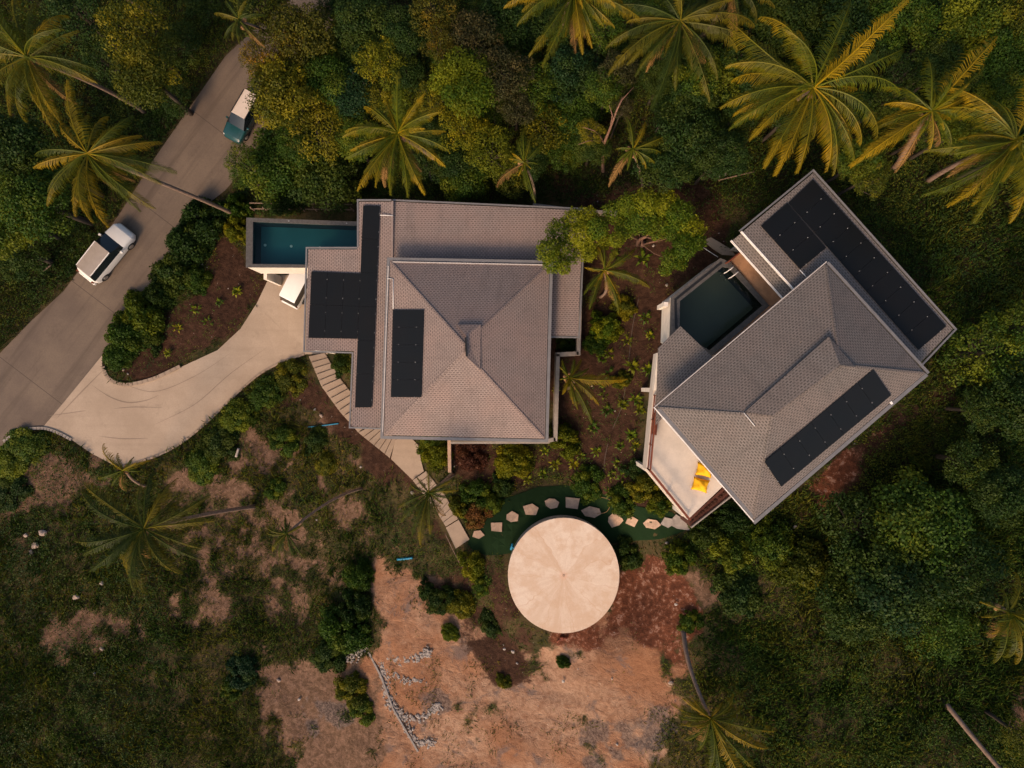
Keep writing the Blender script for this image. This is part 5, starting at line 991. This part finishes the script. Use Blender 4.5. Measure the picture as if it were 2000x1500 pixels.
PL = [
 ((55,112),15.5,(282,218),[(78,12),(40,-10),(5,30),(-60,70),(-70,130),(165,70,.2),(205,148),(210,175),(135,250,-.1),(128,275),(100,230),(38,235),(15,190),(75,150),(-20,200),(-40,20)],'frond','large palm at the top left corner with a thin trunk leaning right'),
 ((172,300),15.0,(462,420),[(165,220),(268,232,.25),(318,282,.2),(352,340),(330,365,-.15),(312,414),(280,415),(210,445,.1),(190,440),(152,425),(103,380),(100,405),(78,335),(120,240),(232,240),(255,388),(135,350)],'frond','palm overhanging the road above the white car'),
 ((468,38),12,(560,100),[(440,0),(420,30),(436,72),(470,90),(500,75),(520,30),(505,0),(475,-20),(455,60)],'frond_dark','small palm at the top of the road'),
 ((778,262),17.0,(868,332),[(770,168),(722,208),(674,256,.15),(688,300),(678,318,-.2),(702,378,-.1),(735,370),(765,386),(800,388),(832,386),(872,330),(880,300),(872,262),(862,215),(822,198),(715,345),(760,215)],'frond_gold','central palm with golden lower fronds above the villa'),
 ((1122,-18),18,(1108,70),[(984,28,.1),(1008,60),(1034,122),(1060,136),(1098,85),(1136,114),(1160,68),(1176,60),(1198,60),(1244,52,.15),(1040,-30),(1020,10),(1210,-30),(1120,-80),(1090,70)],'frond','palm hanging in from the top edge, middle'),
 ((1328,42),17,(1290,118),[(1196,28),(1180,98,.15),(1184,150,.2),(1246,142),(1268,226,-.1),(1300,160),(1316,180),(1376,212,.1),(1400,160),(1440,100),(1452,92),(1468,60),(1380,-10),(1320,-40),(1268,-20),(1224,50),(1350,140)],'frond_dark','darker palm right of the top-edge one, long drooping fronds'),
 ((1430,-30),17,(1350,90),[(1370,20),(1400,40),(1440,48),(1480,42),(1510,20),(1360,-10),(1520,-20)],'frond_dark','palm of which only lower fronds show at the top edge'),
 ((1588,172),20,(1548,222),[(1408,142,.25),(1408,52,-.45),(1482,40,.3),(1554,62),(1648,12,-.1),(1692,102,-.2),(1756,108,.2),(1738,190,-.35),(1716,265,-.4),(1678,285,-.2),(1660,320,.1),(1618,350,-.1),(1602,345),(1546,346,.1),(1504,350,.1),(1478,338,.15),(1452,282,.2),(1412,262,.2),(1404,210,.15),(1590,270)],'frond_gold','biggest golden palm above the rotated villa'),
 ((1818,218),19.5,(1748,328),[(1758,172,-.4),(1806,112),(1872,148),(1928,82,-.15),(1920,128),(1878,192,.3),(1905,250,-.35),(1852,298,-.2),(1735,262),(1726,205),(1648,332,.08),(1722,290),(1790,272)],'frond_gold','palm with a curved bent pink trunk at upper right'),
 ((1982,275),20.5,(1815,352),[(1882,210,.1),(1840,180),(1862,290),(1844,312,-.1),(1792,390,-.25),(1842,408,-.1),(1888,440,.1),(1958,442),(2010,460),(1920,370),(1800,300),(1930,190),(2060,200),(2080,300),(2050,400),(1990,150)],'frond_gold','palm at the right edge with a long leaning trunk'),
 ((1236,292),14.5,(1252,398),[(1222,232,.1),(1260,240),(1308,262,.2),(1296,300),(1262,330,-.2),(1232,248),(1204,318,.15),(1202,292),(1290,278),(1250,262),(1280,320)],'frond','small palm with a short pink trunk above the feathery trees'),
 ((1024,318),12.5,(1043,402),[(1040,258,.1),(1062,278,.2),(1010,270),(1000,300),(1012,345),(1030,372,.1),(1045,400),(1050,320),(1022,250)],'frond','small palm just above the villa roof'),
 ((1180,528),12.2,(1172,580),[(1142,522,-.2),(1166,478),(1206,470,.2),(1240,488,.2),(1268,562,-.15),(1238,540,-.2),(1208,612,-.1),(1212,590),(1150,605,.15),(1140,575),(1160,560),(1222,510)],'frond','short palm in the bed right of the villa roof'),
 ((1112,738),9.5,(1108,760),[(1098,702,-.3),(1122,700,.2),(1100,770),(1128,800,.1),(1156,826,-.1),(1170,790,-.2),(1222,742,.12),(1168,735),(1092,742),(1150,720)],'frond','small bright palm touching the zigzag garden wall'),
 ((838,962),13.0,(888,926),[(895,958,-.2),(882,938,-.2),(778,990,.25),(782,1020,.2),(806,1045,.1),(822,1062),(842,1042,-.1),(856,1010,-.15),(800,945,-.3),(865,985),(830,1030),(812,1010)],'frond_dark','short shaggy palm over the lower garden steps'),
 ((282,1032),15.5,(496,990),[(174,938,.3),(168,952,-.2),(160,1052,-.2),(172,1080),(188,1112,-.1),(214,1095),(252,1122,.1),(262,1105),(290,1156),(278,1150),(362,1118,.1),(408,1088,-.15),(405,1062,-.2),(430,1010,-.15),(416,968,.2),(300,920,.1),(282,935),(340,975),(210,960),(330,1090)],'frond_dark','big palm at lower left with trunk leaning right'),
 ((242,918),7.0,(285,950),[(206,866,-.15),(228,885),(264,892,.2),(276,920),(190,935),(250,960),(218,950),(290,900)],'frond','little palm at the foot of the driveway'),
 ((560,1042),13.5,(707,954),[(520,1026,-.2),(516,1038,-.2),(530,1078,.2),(545,1092,.2),(600,1092,-.4),(588,1055,-.2),(556,1012),(590,1025),(538,1060),(575,1085,-.3)],'frond_dark','small dark palm with a long trunk in the lower left scrub'),
 ((1388,1402),13.5,(1335,1226),[(1330,1392,.2),(1350,1360),(1412,1372,-.35),(1432,1378,-.3),(1510,1415,-.1),(1490,1448,.1),(1468,1490,.05),(1432,1500),(1402,1515),(1380,1500),(1450,1520),(1362,1470),(1440,1400)],'frond','palm at the lower right with a trunk dropping from the red soil'),
 ((1968,1195),18,(1935,1180),[(1932,1292,.1),(1962,1285),(1976,1292,-.1),(2000,1245,-.1),(1960,1150),(1990,1120),(2050,1180),(1940,1240),(2040,1260),(1985,1150)],'frond','palm cut by the right edge beside the lower wood'),
 ((2075,1635),17,(1838,1362),[(2000,1600),(2010,1700),(2100,1560),(2150,1640),(2080,1720)],'frond','thin bare leaning trunk running into the bottom right corner'),
]
for a in PL: palm(*a, **({'rt': .11, 'fill': 4} if a[0][0] in (1236,1024,1180,1112,838,242,560,468) else {}))

# ---------------------------------------------------------------- ground cover
def to_px(x, y, z): return 1000+x*F/(HC-z), 750-y*F/(HC-z)
from functools import reduce
def samp(n, seed):
    rg = np.random.default_rng(seed); x = rg.uniform(-44, 44, n); y = rg.uniform(-34, 34, n)
    i = np.clip(np.searchsorted(gxs, x)-1, 0, nx-2); j = np.clip(np.searchsorted(gys, y)-1, 0, ny-2)
    u = (x-gxs[i])/(gxs[i+1]-gxs[i]); v = (y-gys[j])/(gys[j+1]-gys[j])
    def g_(A): return (A[j, i]*(1-u)+A[j, i+1]*u)*(1-v) + (A[j+1, i]*(1-u)+A[j+1, i+1]*u)*v
    return rg, x, y, g_(GZ), g_
BLOCK = mk([[(600,390),(1140,405),(1134,690),(1086,700),(1080,860),(745,855),(690,838),(690,690),(597,686)],[(478,422),(700,430),(700,540),(478,535)],[(1255,765),(1300,590),(1410,500),(1588,345),(1850,645),(1475,1005),(1345,1040),(1250,920)],[(990,1010),(1100,1005),(1212,1060),(1215,1140),(1180,1220),(1100,1248),(1010,1200),(985,1100)],
            [(600,690),(640,685),(700,780),(745,835),(800,850),(825,900),(920,1052),(888,1074),(800,940),(700,850),(625,760)],[(1300,1000),(1355,1000),(1355,1040),(1300,1040)]], 0, False) > .5
BLK = blur(BLOCK.astype(float), 1); HRD = mk([ROAD, DRIVE], 1, False)
def blades(name, n, seed, lo, hi, wd_, mat, label, dens, lean=.9, cat='grass'):
    rg, x, y, z, g_ = samp(n, seed); keep = (g_(BLK) < .2) & (g_(HRD) < .25) & (rg.random(n) < dens(x, y, g_)); x = x[keep]; y = y[keep]; z = z[keep]; k = len(x)
    a = rg.uniform(0, 2*np.pi, k)*.6 + 2*np.pi*fbm(x, y, 5, 77)*1.6; L = rg.uniform(lo, hi, k); ln = rg.uniform(.3, 1, k)*lean
    d = np.stack([np.cos(a)*ln, np.sin(a)*ln, np.sqrt(np.maximum(.08, 1-ln*ln))], -1); s = np.stack([-np.sin(a), np.cos(a), np.zeros(k)], -1)*wd_; p = np.stack([x, y, z-.03], -1)
    m1 = p + d*(L*.55)[:, None]; e = m1 + (d*np.array([1.1, 1.1, .1]))*(L*.45)[:, None]
    v = np.stack([p-s*.7, p+s*.7, m1+s, e, m1-s], 1); me = np_mesh(name, v, 5, {'tint': rg.random(k), 'ctint': np.clip(1.5*fbm(x, y, 3.5, 88)-.3 + .25*rg.normal(size=k), 0, 1)})
    o = link(name, me, M[mat]); return tag(o, label, cat, kind='stuff')
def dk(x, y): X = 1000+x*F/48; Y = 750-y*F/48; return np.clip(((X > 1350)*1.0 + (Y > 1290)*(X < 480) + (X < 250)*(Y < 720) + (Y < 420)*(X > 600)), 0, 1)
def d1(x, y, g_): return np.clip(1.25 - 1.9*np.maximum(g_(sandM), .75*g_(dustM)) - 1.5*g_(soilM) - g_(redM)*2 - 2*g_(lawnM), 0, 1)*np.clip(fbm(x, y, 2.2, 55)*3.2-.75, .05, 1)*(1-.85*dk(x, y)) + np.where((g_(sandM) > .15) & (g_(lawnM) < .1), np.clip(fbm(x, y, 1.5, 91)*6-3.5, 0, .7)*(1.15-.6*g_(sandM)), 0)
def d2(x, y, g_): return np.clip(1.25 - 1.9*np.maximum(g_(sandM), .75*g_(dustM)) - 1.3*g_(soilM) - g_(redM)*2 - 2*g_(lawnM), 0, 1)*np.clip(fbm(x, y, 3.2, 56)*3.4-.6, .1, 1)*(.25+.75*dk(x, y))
blades('grass', 420000, 1, .14, .45, .016, 'grass', 'patchy dry olive grass over the open scrub', d1)
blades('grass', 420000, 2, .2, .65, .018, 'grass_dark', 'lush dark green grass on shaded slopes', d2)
blades('turf', 150000, 3, .04, .09, .012, 'turf', 'short blades of the lawn', lambda x, y, g_: (g_(mk([LAWN], 0, False)) > .8)*1.0, .6)
def weeds(name, n, seed, mat, label, dens, ls=.078):
    rg, x, y, z, g_ = samp(n, seed); keep = (g_(BLK) < .2) & (g_(HRD) < .12) & (rg.random(n) < dens(x, y, g_)); x = x[keep]; y = y[keep]; z = z[keep]; k = len(x); per = 11
    hgt = .1+.7*np.clip(fbm(x, y, 2.5, 66)*2-.6, 0, 1); cx = np.repeat(np.stack([x, y, z+hgt*.6], -1), per, 0); off = rg.normal(size=(k*per, 3))*np.array([.14, .14, .08]); c = cx+off; nn = norm(rg.normal(size=(k*per, 3))*.7+np.array([0, 0, 1])); s = ls*rg.uniform(.5, 1.4, k*per)
    me = np_mesh(name, leaf_quads(c, nn, s*1.3, s*.6, rg), 4, {'tint': rg.random(k*per), 'ctint': np.repeat(np.clip(fbm(x, y, 4, 99)*1.6-.4+.3*rg.normal(size=k), 0, 1), per)})
    return tag(link(name, me, M[mat]), label, 'undergrowth', kind='stuff')
weeds('undergrowth', 95000, 5, 'weed', 'low leafy weeds spread through the grass and soil', lambda x, y, g_: np.clip(1.1-1.9*np.maximum(g_(sandM), g_(dustM))-.85*g_(soilM)-g_(redM)*1.2-3*g_(lawnM), 0, 1)*np.clip(fbm(x, y, 2.2, 57)*5.5-2.2, .03, 1)*(1-.55*((x < -8) & (y < -1))))
weeds('undergrowth', 45000, 6, 'leaf_dark', 'dark undergrowth on the floor of the upper wood', lambda x, y, g_: np.clip(1.1-1.5*g_(sandM)-.8*g_(soilM)-3*g_(lawnM), 0, 1)*((y > 11) | (x > 22) | (x < -28)), .11)
def d3(x, y, g_): X = 1000+x*F/48; Y = 750-y*F/48; return (((X > 1340) & (Y > 950))*1.0 + ((X < 760) & (Y > 760))*.45 + ((X > 1700) & (Y > 380) & (Y < 1000))*.6)*np.clip(1.2-2*np.maximum(g_(sandM), g_(dustM))-1.3*g_(soilM)-2*g_(lawnM), 0, 1)*np.clip(fbm(x, y, 1.8, 58)*4-1.5, 0, 1)
blades('grass', 420000, 11, .4, 1.0, .020, 'weed', 'tall rank grass in lush tufts on the lower slopes', d3, .85)
# small pebbles scattered on soil and sand
rg, x, y, z, g_ = samp(16000, 9); keep = (g_(BLK) < .2) & (g_(HRD) < .1) & (g_(lawnM) < .1) & (rg.random(16000) < .12*g_(sandM)+.3*g_(soilM)+.2*g_(redM)+.015)
x = x[keep]; y = y[keep]; z = z[keep]; k = len(x); s = np.clip(.018*rg.lognormal(0, .55, k), .01, .08)
oc = np.array([[1,0,0],[0,1,0],[-1,0,0],[0,-1,0],[0,0,.8]]); tri = [(0,1,4),(1,2,4),(2,3,4),(3,0,4)]; P0 = np.stack([x, y, z], -1)
jit = 1+.35*rg.normal(size=(k, 5, 3)); V_ = P0[:, None, :] + oc[None]*s[:, None, None]*jit; T_ = np.concatenate([V_[:, list(t)] for t in tri], 0)
tag(link('pebbles', np_mesh('pebbles', T_, 3), M['pale_rock']), 'small pale pebbles strewn over bare soil', 'pebbles', kind='stuff')
